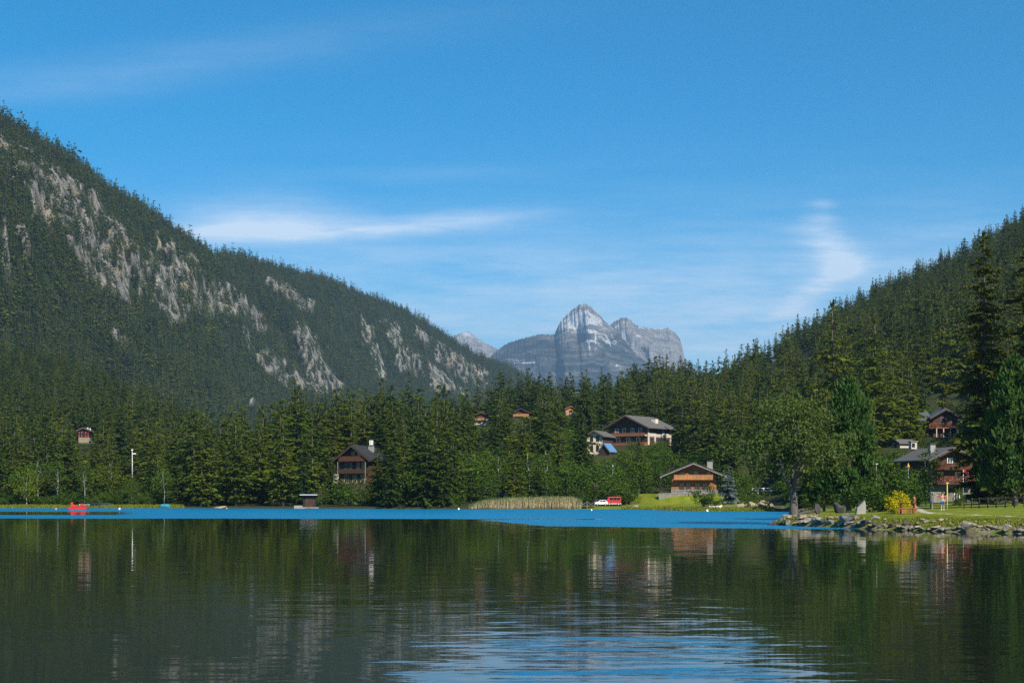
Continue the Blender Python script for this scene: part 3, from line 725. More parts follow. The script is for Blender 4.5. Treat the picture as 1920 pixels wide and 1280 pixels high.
HT = {'spruce': (11, 21), 'larch': (13, 21), 'broadleaf': (5.5, 10.5), 'birch': (8, 12)}
def scatter():
    cand = []
    Y = 231.0
    while Y < 1090:
        sp = 6.3 + (Y - 300) * .0035
        xs = np.arange(X_of(-110, Y), X_of(2030, Y), sp)
        for x in xs:
            cand.append((x + random.uniform(-.5, .5) * sp, Y + random.uniform(-.5, .5) * sp))
        Y += sp * (1.0 if Y < 420 else 1.15)
    A = np.array(cand); z, d, dp, px = land(A[:, 0], A[:, 1])
    Yr = np.interp(px, _rx, _rY)
    nn = fbm(A[:, 0] * .012, A[:, 1] * .012, 0, 2, 81)
    trees = []
    for i in range(len(A)):
        x, y = A[i]
        if d[i] < (7 if px[i] < 345 else 1.5) or z[i] < .25 or y > Yr[i] + 25: continue
        if px[i] > 1165 and px[i] < 1480 and d[i] < (62 if px[i] > 1200 else 26): continue
        if px[i] >= 1480 and (y < 212 or (y < 246 and px[i] > 1730)): continue
        if 860 < px[i] < 1200 and d[i] < 16: continue
        if any(math.hypot(x - h[0], y - h[1]) < h[3] + .5 for h in PADS): continue
        k = choose_kind(px[i], y, d[i], nn[i])
        h = random.uniform(*HT[k]) * (.85 if y > 800 else 1)
        if k in ('spruce', 'larch'):
            if random.random() < .12: h *= random.uniform(.5, .8)
            if random.random() < .10: h *= 1.18
            if px[i] < 345: h *= .86
        Hn, Rn = KIND[k][0][2:]; wide = random.uniform(.95, 1.4)
        if k in ('spruce', 'larch') and y > 700: wide *= .9
        hw = Rn * wide * h / Hn / y * F; top = HOR - (z[i] + h - H0) / y * F; base = HOR - (z[i] - H0) / y * F
        bad = False
        for (x0, x1, y0, y1, yy) in CLEAR:
            if y > yy or top > y1 - 1 or base < y0: continue
            yb = min(y1 - (y1 - y0) * .12, base); q = (yb - top) / max(base - top, 1)
            w = hw * (math.sqrt(max(0, 1 - (2 * q - 1) ** 2)) if k in ('broadleaf', 'birch') and q > .5 else (1 if k in ('broadleaf', 'birch') else q)) if q > 0 else 0
            if px[i] + w > x0 + 1 and px[i] - w < x1 - 1: bad = True; break
        if bad:      # only something low fits in front of a house
            if y < 300 or y > 640 or k == 'birch' or random.random() < .3: continue
            k = 'broadleaf'; h = random.uniform(3.0, 5.0); wide = random.uniform(1.0, 1.5); Hn, Rn = KIND[k][0][2:]
            hw = Rn * wide * h / Hn / y * F; top = HOR - (z[i] + h - H0) / y * F
            if any(y <= c_[4] and top < c_[3] - 1 and base > c_[2] and px[i] + hw > c_[0] and px[i] - hw < c_[1] for c_ in CLEAR): continue
        trees.append([y, px[i], top, base, hw, k in ('broadleaf', 'birch'), k, x, z[i], h, wide])
    return trees
TREES = scatter()
allv = sorted([(t[0], i, 0) for i, t in enumerate(TREES)] + [(o[0], i, 1) for i, o in enumerate(OCC)])
# the spit in front hides the feet of what stands behind it
for i_ in range(480, 640): ZB[int(950 / 3):, i_] = True
seen = [0.0] * len(TREES)
for (y, i, e) in allv:
    o = OCC[i] if e else TREES[i]
    v, t = raster(*o[1:6])
    if not e: seen[i] = v if t and v / t > .10 else 0
KN = {'spruce': ('spruce_tree', 'spruce'), 'larch': ('larch_tree', 'larch'), 'broadleaf': ('broadleaf_tree', 'broadleaf tree'), 'birch': ('birch_tree', 'birch')}
CAP = {'spruce': 270, 'larch': 240, 'broadleaf': 240, 'birch': 120}
ZONES = [(140, 'on the slope at the photo edge, below and beside the red-shuttered hut'), (250, 'in the forest between the red-shuttered hut and the white pole'), (345, 'in the lakeshore forest just past the white pole'),
         (450, 'in the dense stand rising from the waterline beyond the teal tarp'), (560, 'in the stand beside the dark boathouse'), (640, 'behind the boathouse and brown lakeside chalet'),
         (740, 'on the slope over the brown lakeside chalet'), (860, 'in the forest between the brown chalet and the reed bed'), (960, 'around the two small hillside chalets above the reeds'),
         (1090, 'in the forest above the tan reed bed'), (1240, 'around the large grey-roofed chalet'), (1340, 'on the slope behind the orange timber chalet'), (1440, 'on the slope above the white railing'),
         (1540, 'on the hillside behind the forked willow'), (1660, 'on the hillside behind the large round pine'), (1780, 'on the hillside above the chalets with balconies'), (9999, 'on the steep hillside behind the giant dark spruces')]
def zone(px):
    for z_, t_ in ZONES:
        if px < z_: return t_
ADJ = {'spruce': 'dark pointed spruce', 'larch': 'lighter feathery larch', 'broadleaf': 'leafy green tree', 'birch': 'pale-trunked birch'}
order = sorted(range(len(TREES)), key=lambda i: -seen[i])
used = {k: 0 for k in CAP}; rest = []
for i in order:
    t = TREES[i]; k = t[6]
    if seen[i] > (3 if t[0] < 700 else 5) and used[k] < CAP[k]:
        used[k] += 1
        lab = ADJ[k] + ' ' + zone(t[1])
        plant(k, KN[k][0], (t[7], t[0], t[8] - .2), t[9], lab, KN[k][1], KN[k][1] + ' group ' + zone(t[1]), t[10])
    else: rest.append(t)
print('trees', len(TREES), used, 'rest', len(rest))

def variants(name, items):
    c = bpy.data.collections.new(name)
    for me in items: c.objects.link(bpy.data.objects.new('conifer_form', me))
    return c
def one_mesh(crown, trunk_mb, leafm):
    tv = np.array(trunk_mb.v); V = crown.reshape(-1, 3); nq = len(crown)
    faces = [tuple(range(i * 4, i * 4 + 4)) for i in range(nq)] + [tuple(j + nq * 4 for j in f) for f in trunk_mb.f]
    return mesh_from('conifer_form', np.concatenate([V, tv]), faces, [M[leafm], M['bark']], [0] * nq + [1] * len(trunk_mb.f))
def scatter_stuff(name, pts, picks, scl, coll, label, cat):
    me = bpy.data.meshes.new(name); me.vertices.add(len(pts)); me.vertices.foreach_set('co', np.asarray(pts, np.float32).reshape(-1))
    a = me.attributes.new('pick', 'INT', 'POINT'); a.data.foreach_set('value', np.asarray(picks, np.int32))
    a = me.attributes.new('scl', 'FLOAT_VECTOR', 'POINT'); a.data.foreach_set('vector', np.asarray(scl, np.float32).reshape(-1))
    rt = np.zeros((len(pts), 3), np.float32); rt[:, 2] = R.random(len(pts)) * 6.283
    a = me.attributes.new('rot', 'FLOAT_VECTOR', 'POINT'); a.data.foreach_set('vector', rt.reshape(-1))
    o = link(name, me)
    ng = bpy.data.node_groups.new('scatter', 'GeometryNodeTree')
    ng.interface.new_socket('Geometry', in_out='INPUT', socket_type='NodeSocketGeometry'); ng.interface.new_socket('Geometry', in_out='OUTPUT', socket_type='NodeSocketGeometry')
    gi, go = ng.nodes.new('NodeGroupInput'), ng.nodes.new('NodeGroupOutput')
    ci = ng.nodes.new('GeometryNodeCollectionInfo'); ci.inputs['Collection'].default_value = coll; ci.inputs['Separate Children'].default_value = True; ci.inputs['Reset Children'].default_value = True
    ip = ng.nodes.new('GeometryNodeInstanceOnPoints'); ip.inputs['Pick Instance'].default_value = True
    def na(n, dt):
        x = ng.nodes.new('GeometryNodeInputNamedAttribute'); x.data_type = dt; x.inputs[0].default_value = n
        return next(s for s in x.outputs if s.enabled and s.name == 'Attribute')
    L = ng.links.new
    L(gi.outputs[0], ip.inputs['Points']); L(ci.outputs[0], ip.inputs['Instance']); L(na('pick', 'INT'), ip.inputs['Instance Index'])
    L(na('rot', 'FLOAT_VECTOR'), ip.inputs['Rotation']); L(na('scl', 'FLOAT_VECTOR'), ip.inputs['Scale']); L(ip.outputs[0], go.inputs[0])
    md = o.modifiers.new('scatter', 'NODES'); md.node_group = ng
    return tag(o, label, cat, None, 'stuff')
# remaining trees of the near slopes: one wood
mid = []
for i in range(4):
    mid.append(one_mesh(conifer(17, 3.0, 20, 6.5, 3, spruce_prof if i % 2 else slim_prof, .07, .3, .08, 1.45, .35, .5, 700 + i), trunk_v(17, .24), 'spruce'))
for i in range(3):
    mid.append(one_mesh(conifer(17, 3.4, 17, 6.5, 3, larch_prof, .1, .16, .12, 1.45, .5, .5, 720 + i), trunk_v(17, .24), 'larch'))
for i in range(2):
    q, C = crown_clumps(9, 3.0, .8, 40, 24, .52, 740 + i, .24); mid.append(one_mesh(q, trunk_v(9, .17, .7), 'broad'))
pts, pk, sc = [], [], []
mids = variants('wood_forms', mid)
for t in rest:
    k = t[6]; pts.append((t[7], t[0], t[8] - .3)); j = {'spruce': random.randrange(4), 'larch': 4 + random.randrange(3), 'broadleaf': 7 + random.randrange(2), 'birch': 7 + random.randrange(2)}[k]
    s = t[9] / (17 if j < 7 else 9); pk.append(j); sc.append((s * t[10], s * t[10], s))
scatter_stuff('forest', pts, pk, sc, mids, 'dense mixed conifer wood covering the slopes behind the lake', 'forest')
# the mountain's forest
lo = []
for i in range(5):
    lo.append(one_mesh(conifer(15, 2.7 + .35 * i, 12, 5.5, 2, (spruce_prof, slim_prof, larch_prof)[i % 3], .05, .28, .05, 1.75, .35, .5, 760 + i), trunk_v(15, .22), 'farconifer'))
lows = variants('mountain_forms', lo)
n = 78000
px = R.uniform(-300, 1100, n); t = R.random(n) ** .9
t = np.where(R.random(n) < .10, R.uniform(.93, 1.04, n), t)
X, Y, Z, rk = mountain_pts(px, t)
keep = R.random(n) < (Y / 3600) ** 1.1 * .9
rkn = sstep(.25, .5, rk + (fbm(X * .05, Z * .03, 0, 3, 91) - .5) * .9)
keep &= R.random(n) < 1 - .66 * rkn
cl_ = fbm(X * .02, Y * .01, Z * .02, 3, 95); keep &= R.random(n) < np.clip(.25 + 1.5 * cl_, 0, 1)
X, Y, Z, rk = X[keep], Y[keep], Z[keep], rk[keep]
h = np.clip(R.lognormal(-.12, .28, len(X)), .45, 1.7) * 1.2 * (1 - .15 * (rk > .3))
w = h * R.uniform(.8, 1.25, len(X))
scatter_stuff('forest', np.stack([X, Y, Z - 1.0], -1), R.integers(0, 5, len(X)), np.stack([w, w, h], -1), lows, 'blue-green conifer forest covering the rocky mountain across the valley', 'forest')
print('mountain trees', len(X))
#@@PART4

# ------------------------------------------------------------------ houses
def yaw(o, deg): o.rotation_euler = (0, 0, math.radians(deg))
def add_window(root, x, z, w, h, side='front', wmat='wood_pale', y=0.0, xs=0.0, shutters=None, bars=True, sw=.29):
    """frame standing 6 cm proud of the wall with a pane inside; side: front / right / left"""
    t = .09; f = MB()
    f.box(-w / 2 - t, -w / 2, -.06, .02, -t, h + t); f.box(w / 2, w / 2 + t, -.06, .02, -t, h + t)
    f.box(-w / 2, w / 2, -.06, .02, h, h + t); f.box(-w / 2, w / 2, -.08, .02, -t, 0)
    if bars:
        f.box(-.03, .03, -.05, .0, 0, h); f.box(-w / 2, -.03, -.045, 0, h * .5 - .02, h * .5 + .02); f.box(.03, w / 2, -.045, 0, h * .5 - .02, h * .5 + .02)
    fo = f.build('window', M[wmat], root)
    if side == 'front': fo.location = (x, y, z)
    elif side == 'right': fo.location = (xs, x, z); fo.rotation_euler = (0, 0, math.pi / 2)
    else: fo.location = (-xs, x, z); fo.rotation_euler = (0, 0, -math.pi / 2)
    MB().box(-w / 2, w / 2, -.02, -.004, 0, h).build('pane', M['glass'], fo)
    if shutters:
        for s in (-1, 1):
            c = s * (w / 2 + t + sw + .01)
            MB().box(c - sw, c + sw, -.09, -.03, -.05, h + .05).build('shutter', M[shutters], fo)
    return fo
def balcony(root, x0, x1, z, depth, mat, rail_h=.95, y=0.0, solid=True, flowers=False, floor_mat=None):
    b = MB().box(x0, x1, y - depth, y - .003, z - .18, z).build('balcony', M[floor_mat or mat], root)
    r = MB(); n = max(3, int((x1 - x0) / (.16 if solid else .5)))
    for i in range(n + 1):
        xx = x0 + (x1 - x0) * i / n; g = .065 if solid else .03
        r.box(max(x0, xx - g), min(x1, xx + g), y - depth - .05, y - depth - .005, z - .12, z + rail_h - .06)
    r.box(x0 - .05, x1 + .05, y - depth - .09, y - depth + .02, z + rail_h - .06, z + rail_h)
    for xx in (x0, x1):
        for i in range(int(depth / .3) + 1): r.box(xx - .03, xx + .03, y - depth + .05 + i * .3, y - depth + .15 + i * .3, z + .0, z + rail_h - .06)
        r.box(xx - .05, xx + .05, y - depth + .02, y - .003, z + rail_h - .06, z + rail_h)
    r.build('railing', M[mat], b)
    if flowers:
        rr = np.random.default_rng(int(abs(x0 * 100)) + 3); m = int((x1 - x0) * 34)
        p = np.stack([rr.uniform(x0, x1, m), np.full(m, y - depth - .12) + rr.normal(size=m) * .07, z + rail_h * .75 + rr.normal(size=m) * .16], -1)
        d = unit(rr.normal(size=(m, 3))); link('flower_box', quads_mesh('flower_box', kites(p, d, rr.normal(size=(m, 3)), np.full(m, .22), np.full(m, .16)), [M['flower']]), b)
    return b
def chalet(name, label, px, Y, z, yaw_deg, w, d, wall_h, pitch, wall_mat, roof_mat, over=1.1, front_over=1.3, base=None, chim=None, group=None, roof_t=.22, loc=None):
    root = empty(name, loc or (X_of(px, Y), Y, z)); yaw(root, yaw_deg); tag(root, label, 'house', group)
    k = math.tan(math.radians(pitch)); hw = w / 2
    b0 = base[0] if base else 0
    wm = MB().prism([(-hw, b0), (hw, b0), (hw, wall_h), (0, wall_h + hw * k), (-hw, wall_h)], 0, d)
    wm.build('wall', M[wall_mat], root)
    if base: MB().box(-hw - .06, hw + .06, -.06, d + .06, -1.2, b0).build('plinth', M[base[1]], root)
    else: MB().box(-hw + .05, hw - .05, .05, d - .05, -1.5, -.004).build('plinth', M['concrete'], root)
    rf = MB(); e = hw + over; zr = wall_h + hw * k; ze = zr - e * k; t = roof_t / math.cos(math.radians(pitch)); g = .04
    rf.prism([(-e, ze + g), (0, zr + g), (e, ze + g), (e, ze + g + t), (0, zr + g + t), (-e, ze + g + t)], -front_over, d + front_over * .7)
    ro = rf.build('roof', M[roof_mat], root)
    ft = MB()   # fascia boards and rafter ends along the gable
    for s in (-1, 1):
        q = [(0, zr + g - .28), (s * e, ze + g - .28), (s * e, ze + g - .004), (0, zr + g - .004)]
        ft.prism(q if s < 0 else q[::-1], -front_over - .03, -front_over + .07)
    for fx in (-.62, 0, .62):
        ft.box(fx * e - .09, fx * e + .09, -front_over + .07, 0, zr - abs(fx) * e * k - .32, zr - abs(fx) * e * k - .10)
    ft.build('fascia', M['wood_brown' if wall_mat != 'wood_orange' else 'wood_grey'], ro)
    if chim:
        for (cx, cy, ch, cw, cm) in chim:
            zz = zr - abs(cx) * k
            c = MB().box(cx - cw / 2, cx + cw / 2, cy - cw / 2, cy + cw / 2, zz - .4, zz + ch).build('chimney', M[cm], ro)
            MB().box(cx - cw / 2 - .1, cx + cw / 2 + .1, cy - cw / 2 - .1, cy + cw / 2 + .1, zz + ch + .18, zz + ch + .28).box(cx - cw / 2 + .05, cx - cw / 2 + .2, cy - .1, cy + .1, zz + ch, zz + ch + .18).box(cx + cw / 2 - .2, cx + cw / 2 - .05, cy - .1, cy + .1, zz + ch, zz + ch + .18).build('chimney_cap', M['roof_grey'], c)
    return root

# orange timber chalet on the terrace
A = chalet('chalet', 'orange timber chalet with long balcony on a stone terrace by the water', 1301, 300, 3.0, -10, 9.4, 10, 4.5, 22, 'wood_orange', 'roof_dark', 2.3, 1.7, (.95, 'stone'), [(3.2, 4.5, 1.7, 1.15, 'concrete')])
balcony(A, -4.1, 4.0, 3.05, 1.35, 'wood_pale')
for x, z, w, h in [(-2.55, 1.0, .95, 1.25), (-1.15, .5, .85, 1.75), (.75, .35, .95, 1.9), (2.35, 1.0, .95, 1.2), (-2.4, 3.5, .85, 1.1), (.45, 3.2, .95, 1.6), (3.1, 3.5, .75, 1.1)]:
    add_window(A, x, z, w, h, 'front', 'wood_brown')
add_window(A, 3.0, 1.2, .9, 1.1, 'right', 'wood_pale', 0, 4.7)
# terrace wall
tw = empty('retaining_wall', (X_of(1281, 293), 293, 0), math.radians(-8)); tag(tw, 'long pale stone retaining wall below the orange chalet terrace', 'wall')
MB().box(-5.0, 5.6, 0, .5, .6, 3.0).build('masonry', M['stone'], tw); MB().box(-5.1, 5.7, -.06, .56, 3.0, 3.12).build('coping', M['concrete'], tw)
rl = MB()
for i in range(12): rl.box(-5 + i * .96 - .02, -5 + i * .96 + .02, .2, .24, 3.12, 3.95)
rl.box(-5.02, 5.6, .19, .25, 3.95, 4.0); rl.box(-5.02, 5.6, .20, .24, 3.5, 3.54); rl.build('handrail', M['wood_black'], tw)

# dark brown chalet by the boathouse
B = chalet('chalet', 'tall dark brown lakeside chalet with three storeys and pale chimney pots', 664, 320, 5.1, -20, 7.4, 9, 5.9, 36, 'wood_brown', 'roof_dark', 1.0, 1.6, (2.5, 'wood_red'), [(1.6, 5.5, 1.3, 1.0, 'concrete')])
balcony(B, -3.6, 3.6, 2.55, 1.2, 'wood_dark'); balcony(B, -3.2, 3.2, 5.3, 1.3, 'wood_red', 1.05)
for x in (-2.1, -.9, 1.0, 2.3): add_window(B, x, 3.6, .75, 1.3, 'front', 'wood_grey')
for x in (-1.9, .2, 2.2): add_window(B, x, .4, .9, 1.7, 'front', 'plaster', -.06)
add_window(B, -.3, 5.6, .9, 1.9, 'front', 'wood_red'); add_window(B, 1.2, 6.2, .8, 1.2, 'front', 'wood_grey')
MB().box(-4.4, -3.4, -1.6, -.9, -1.0, 2.3).build('white_pier', M['plaster'], B)
pp = MB()
for x in (-3.5, 3.4): pp.box(x - .08, x + .08, -1.30, -1.16, -1, 5.1)
pp.build('balcony_post', M['wood_grey'], B)
pots = MB()
for i in range(3): pots.tube([(1.25 + i * .35, 5.5, 8.6), (1.25 + i * .35, 5.5, 10.1)], .12, 8)
pots.build('chimney_pot', M['white'], B)

# boathouse with pier
bh = empty('boathouse', (X_of(580, 289), 289.5, .15), math.radians(4)); tag(bh, 'small dark boathouse with flat overhanging roof at the waterline', 'boathouse')
MB().box(-1.35, 1.35, 0, 2.4, 0, 2.55).build('wall', M['wood_black'], bh)
MB().box(-1.95, 1.55, -.9, 2.7, 2.55, 2.72).build('roof', M['metal'], bh)
MB().box(-.95, .95, -.05, -.004, .1, 2.2).build('door', M['wood_dark'], bh)
MB().box(-2.4, 1.9, -1.6, 0, -.8, .12).box(-3.1, -1.4, -.9, .3, -.8, .45).build('pier', M['concrete'], bh)

# big grey-roofed chalet
C_ = chalet('chalet', 'large grey-roofed chalet with long white balconies above the leafy trees', 1178, 420, 17.2, -38, 13.5, 13.0, 5.6, 25, 'wood_brown', 'roof_grey', 1.5, 1.8, None, [(4.0, 8.2, 1.2, 1.5, 'cream')])
for z in (.2, 3.0): balcony(C_, -6.6, 6.6, z, 1.3, 'wood_orange', .8, 0, True, False, 'white')
for x, z in [(-4, 3.2), (-1.5, 3.2), (1.5, 3.2), (4.2, 3.2), (-3.5, .4), (0, .4), (3.5, .4)]: add_window(C_, x, z, 1.1, 1.9, 'front', 'white')
sb = MB()
for y0, y1, z0, z1 in [(0, .9, 0, 5.4), (3.6, 4.6, .0, 3.6), (8, 8.9, 0, 5.4), (12.2, 12.98, 0, 5.4), (.9, 3.6, 2.6, 3.6), (4.6, 8, 2.6, 3.4), (8.9, 12.2, 2.6, 3.8)]: sb.box(6.755, 6.86, y0, y1, z0, z1)
sb.build('wall', M['plaster'], C_)
for y0, z0, w in [(2.2, .5, 1.8), (6.3, .5, 2.4), (10.5, .5, 2.2)]: add_window(C_, y0, z0, w, 1.7, 'right', 'wood_orange', 0, 6.78)
b2 = MB().box(6.87, 8.0, 0, 13, -.1, .1).build('balcony', M['white'], C_); rr_ = MB()
for i in range(27): rr_.box(7.94, 8.0, i * .48, i * .48 + .07, .1, 1.0)
rr_.box(7.93, 8.03, 0, 13, 1.0, 1.08); rr_.build('railing', M['wood_red'], b2)
b3 = MB().box(6.87, 8.0, 0, 5.5, -2.6, -2.4).build('balcony', M['white'], C_); rr_ = MB()
for i in range(12): rr_.box(7.94, 8.0, i * .46, i * .46 + .07, -2.4, -1.5)
rr_.box(7.93, 8.03, 0, 5.5, -1.5, -1.42); rr_.build('railing', M['red'], b3)
MB().box(-6.6, 6.7, .02, 12.9, -3.2, -.12).build('basement', M['wood_red'], C_)

# white-gabled house and its blue-roofed shed
D_ = chalet('house', 'narrow cream-gabled house with brown side beside the large grey-roofed chalet', 1115, 400, 14.2, -24, 4.6, 8.5, 5.2, 28, 'cream', 'roof_grey', .9, .8)
for x in (-.9, .9):
    for z in (.8, 3.6): add_window(D_, x, z, .75, 1.5, 'front', 'wood_brown', 0, 0)
MB().box(2.305, 2.40, .05, 8.4, .0, 5.1).build('cladding', M['wood_brown'], D_)
sh = chalet('shed', 'small shed with steep light blue roof below the cream-gabled house', 1133, 396, 13.4, -30, 3.0, 4, 1.6, 50, 'wood_dark', 'roof_blue', .4, .4); sh['category'] = 'shed'
# small hillside chalets
E_ = chalet('chalet', 'little chalet with white ground floor and red-brown gable among the trees', 903, 540, 29.6, -2, 5.8, 6, 3.2, 20, 'wood_red', 'roof_dark', .7, .9, (1.5, 'plaster'))
add_window(E_, 0, 1.9, 1.4, .9, 'front', 'wood_orange'); add_window(E_, -.9, .2, 1.0, 1.0, 'front', 'wood_black', -.06); add_window(E_, 1.2, .2, 1.0, 1.0, 'front', 'wood_black', -.06); balcony(E_, -2.5, 2.5, 1.5, .8, 'wood_pale', .7)
G_ = chalet('chalet', 'small chalet with pale balcony and low dark roof below the tall bare trunks', 977, 580, 33.4, -8, 6.8, 7, 2.9, 25, 'wood_red', 'roof_dark', .9, 1.0, (1.1, 'plaster'))
balcony(G_, -3.2, 3.2, 1.4, .9, 'wood_pale', .9); add_window(G_, -1.5, 2.4, .9, .8); add_window(G_, 1.5, 2.4, .9, .8); add_window(G_, 1.2, .1, 1.6, .9, 'front', 'plaster', -.06)
I_ = chalet('chalet', 'small bright orange cabin mostly hidden in the wood', 1070, 600, 37.0, 6, 4.4, 5, 1.9, 24, 'wood_pale', 'wood_orange', .5, .6); add_window(I_, 0, .5, 1.2, .8, 'front', 'wood_brown')
# hut with red shutters
K_ = chalet('hut', 'black timber hut with bright red shutters alone on the forested slope', 157, 560, 25.3, 4, 4.4, 5, 2.7, 24, 'wood_black', 'roof_grey', .65, .8, None, [(.9, 3.0, .7, .42, 'white'), (1.7, 3.6, .8, .42, 'white')]); K_['category'] = 'hut'
for z in (.15, 1.55):
    for x in (-1.25, 1.25):
        add_window(K_, x, z, .45, .75, 'front', 'wood_black', 0, 0, 'redorange', True, .15)
MB().box(-2.0, 2.0, -.25, .04, -2.2, -.01).build('plinth', M['rock_tan'], K_)
# balcony chalet behind the lawn
L_ = chalet('chalet', 'dark brown chalet with two flowered balconies behind the lawn and birch', 1781, 230, 1.6, 12, 7.0, 10, 7.0, 25, 'wood_brown', 'roof_grey', 1.0, 1.5, (2.8, 'oldwall'), [(-1.6, 3.0, 1.4, .9, 'concrete')])
balcony(L_, -3.3, 3.3, 5.35, 1.1, 'wood_red', .9); balcony(L_, -3.2, 3.6, 3.0, 1.6, 'wood_red', .95, 0, False, True)
add_window(L_, 0, 5.7, .8, 1.35, 'front', 'white'); add_window(L_, -1.7, 3.3, 1.1, 1.6, 'front', 'wood_black'); add_window(L_, 1.4, 3.3, 1.1, 1.6, 'front', 'wood_black')
for x in (-2.3, 2.3): MB().box(x - .5, x + .5, -.07, -.01, 5.9, 6.9).build('shutter', M['orange'], L_)
add_window(L_, 1.2, .3, .8, 2.0, 'front', 'white', -.06)
# chalet above it
P_ = chalet('chalet', 'upper chalet with orange railings and slate wing above the flowered balconies', 1772, 330, 16.0, -3, 5.6, 8, 4.9, 30, 'wood_brown', 'roof_slate', .9, 1.2, None)
balcony(P_, -3.6, 3.4, 2.3, 1.2, 'wood_orange', 1.0, 0, False, True); add_window(P_, .2, 2.6, 2.2, 2.0, 'front', 'wood_grey'); 
for x in (-2.2, -.6, 1.0, 2.4): MB().box(x - .1, x + .1, -1.15, -.95, -.6, 2.1).build('post', M['plaster'], P_)
wg = MB().box(-6.6, -2.81, 2.0, 7.0, -.8, 4.0).build('wing', M['wood_brown'], P_)
MB().prism([(-7.2, 4.0), (-2.83, 4.0), (-2.83, 4.2), (-7.2, 4.2)], 1.2, 1.4).add([(-7.3, 1.0, 4.0), (-2.83, 1.0, 4.0), (-2.83, 4.5, 6.0), (-7.3, 4.5, 6.0), (-7.3, 1.0, 4.2), (-2.83, 1.0, 4.2), (-2.83, 4.5, 6.2), (-7.3, 4.5, 6.2)], [(0, 3, 2, 1), (4, 5, 6, 7), (0, 1, 5, 4), (1, 2, 6, 5), (2, 3, 7, 6), (3, 0, 4, 7)]).build('wing_roof', M['roof_slate'], wg)
# roofs higher up and lower outbuildings
for nm, lab, px, Y, z, yw, w, d, h, pt, wm_, rm, ch in [
    ('house', 'house showing a broad pale grey roof above the slate-winged chalet', 1792, 420, 29.5, -60, 6, 7, 2.6, 30, 'wood_dark', 'roof_grey', [(0, 3, .9, .6, 'plaster')]),
    ('house', 'dark cabin with small grey gable roof beside the broad pale roof', 1738, 420, 29.6, 25, 3.4, 4, 2.4, 34, 'wood_black', 'roof_grey', None),
    ('cabin', 'cabin with pale flat-looking roof high on the wooded hillside, larger of two', 1446, 846, 80.5, -78, 5, 6.5, 1.6, 18, 'wood_grey', 'roof_grey', None),
    ('cabin', 'cabin with tiny grey roof high on the hillside, smaller of two', 1511, 896, 90.0, -75, 4, 5, 1.6, 18, 'wood_grey', 'roof_grey', None),
    ('shed', 'low outbuilding with pale grey roof beside the large round pine', 1679, 300, 12.2, -70, 3.2, 3.4, 1.4, 22, 'plaster', 'roof_grey', None)]:
    o = chalet(nm, lab, px, Y, z, yw, w, d, h, pt, wm_, rm, .5, .5, None, ch); o['category'] = {'house': 'house', 'cabin': 'cabin', 'shed': 'shed'}[nm]
    add_window(o, 0, .5, .8, .8, 'front', 'wood_pale')
pl = empty('gatehouse', (X_of(1714, 288), 288, 11.6), .1); tag(pl, 'white pillar building with dark window left of the slate-winged chalet', 'building')
MB().box(-.6, .6, 0, 1.4, 0, 1.9).build('wall', M['plaster'], pl); MB().box(-.8, .8, -.2, 1.6, 1.9, 2.05).build('roof', M['concrete'], pl); MB().box(-.45, .15, -.06, -.004, .8, 1.6).build('window', M['glass'], pl)
ca = empty('canopy', (X_of(1420, 330), 330, 11.2), 0); tag(ca, 'white awning seen in the gap under the willow crown', 'awning')
MB().box(-1.6, 1.6, 0, 1.6, .6, .85).build('fabric', M['white'], ca); cp = MB()
for x in (-1.5, 1.5): cp.box(x - .05, x + .05, .05, .15, -2.5, .6)
cp.build('frame', M['metal'], ca)

# ------------------------------------------------------------------ lakeside objects
def boulder_mesh(seed, mat):
    r = np.random.default_rng(seed); import bmesh
    bm = bmesh.new(); bmesh.ops.create_icosphere(bm, subdivisions=3, radius=.5)
    P = np.array([v.co[:] for v in bm.verts]); U = unit(P)
    for _ in range(16):       # flat broken faces
        n = unit(r.normal(size=3)); c = r.uniform(.20, .40); dd = U @ n * .5 - c
        P -= np.clip(P @ n - c, 0, None)[:, None] * n
    P *= (1 + .22 * (fbm(U[:, 0] * 3 + seed, U[:, 1] * 3, U[:, 2] * 3, 3, seed) - .5))[:, None]
    for v, p in zip(bm.verts, P): v.co = p
    me = bpy.data.meshes.new('boulder'); bm.to_mesh(me); bm.free(); me.materials.append(M[mat]); return me
BM = {m: [boulder_mesh(900 + i + 10 * k, m) for i in range(5)] for k, m in enumerate(('rock', 'rock_dark', 'rock_tan'))}
def boulder(px, Y, size, mat, label, group=None, zoff=0.0, i=None, rz=None, z=None):
    g = gpx(px, Y); 
    if z is not None: g.z = z
    o = link('boulder', BM[mat][random.randrange(5) if i is None else i], None, (g.x, g.y, g.z + size[2] * .22 + zoff), (random.uniform(-.2, .2), random.uniform(-.2, .2), random.uniform(0, 6.28) if rz is None else rz), size)
    return tag(o, label, 'boulder', group)
def pen_Y(px): return float(interp(px, PEN))
px_ = 1446.0
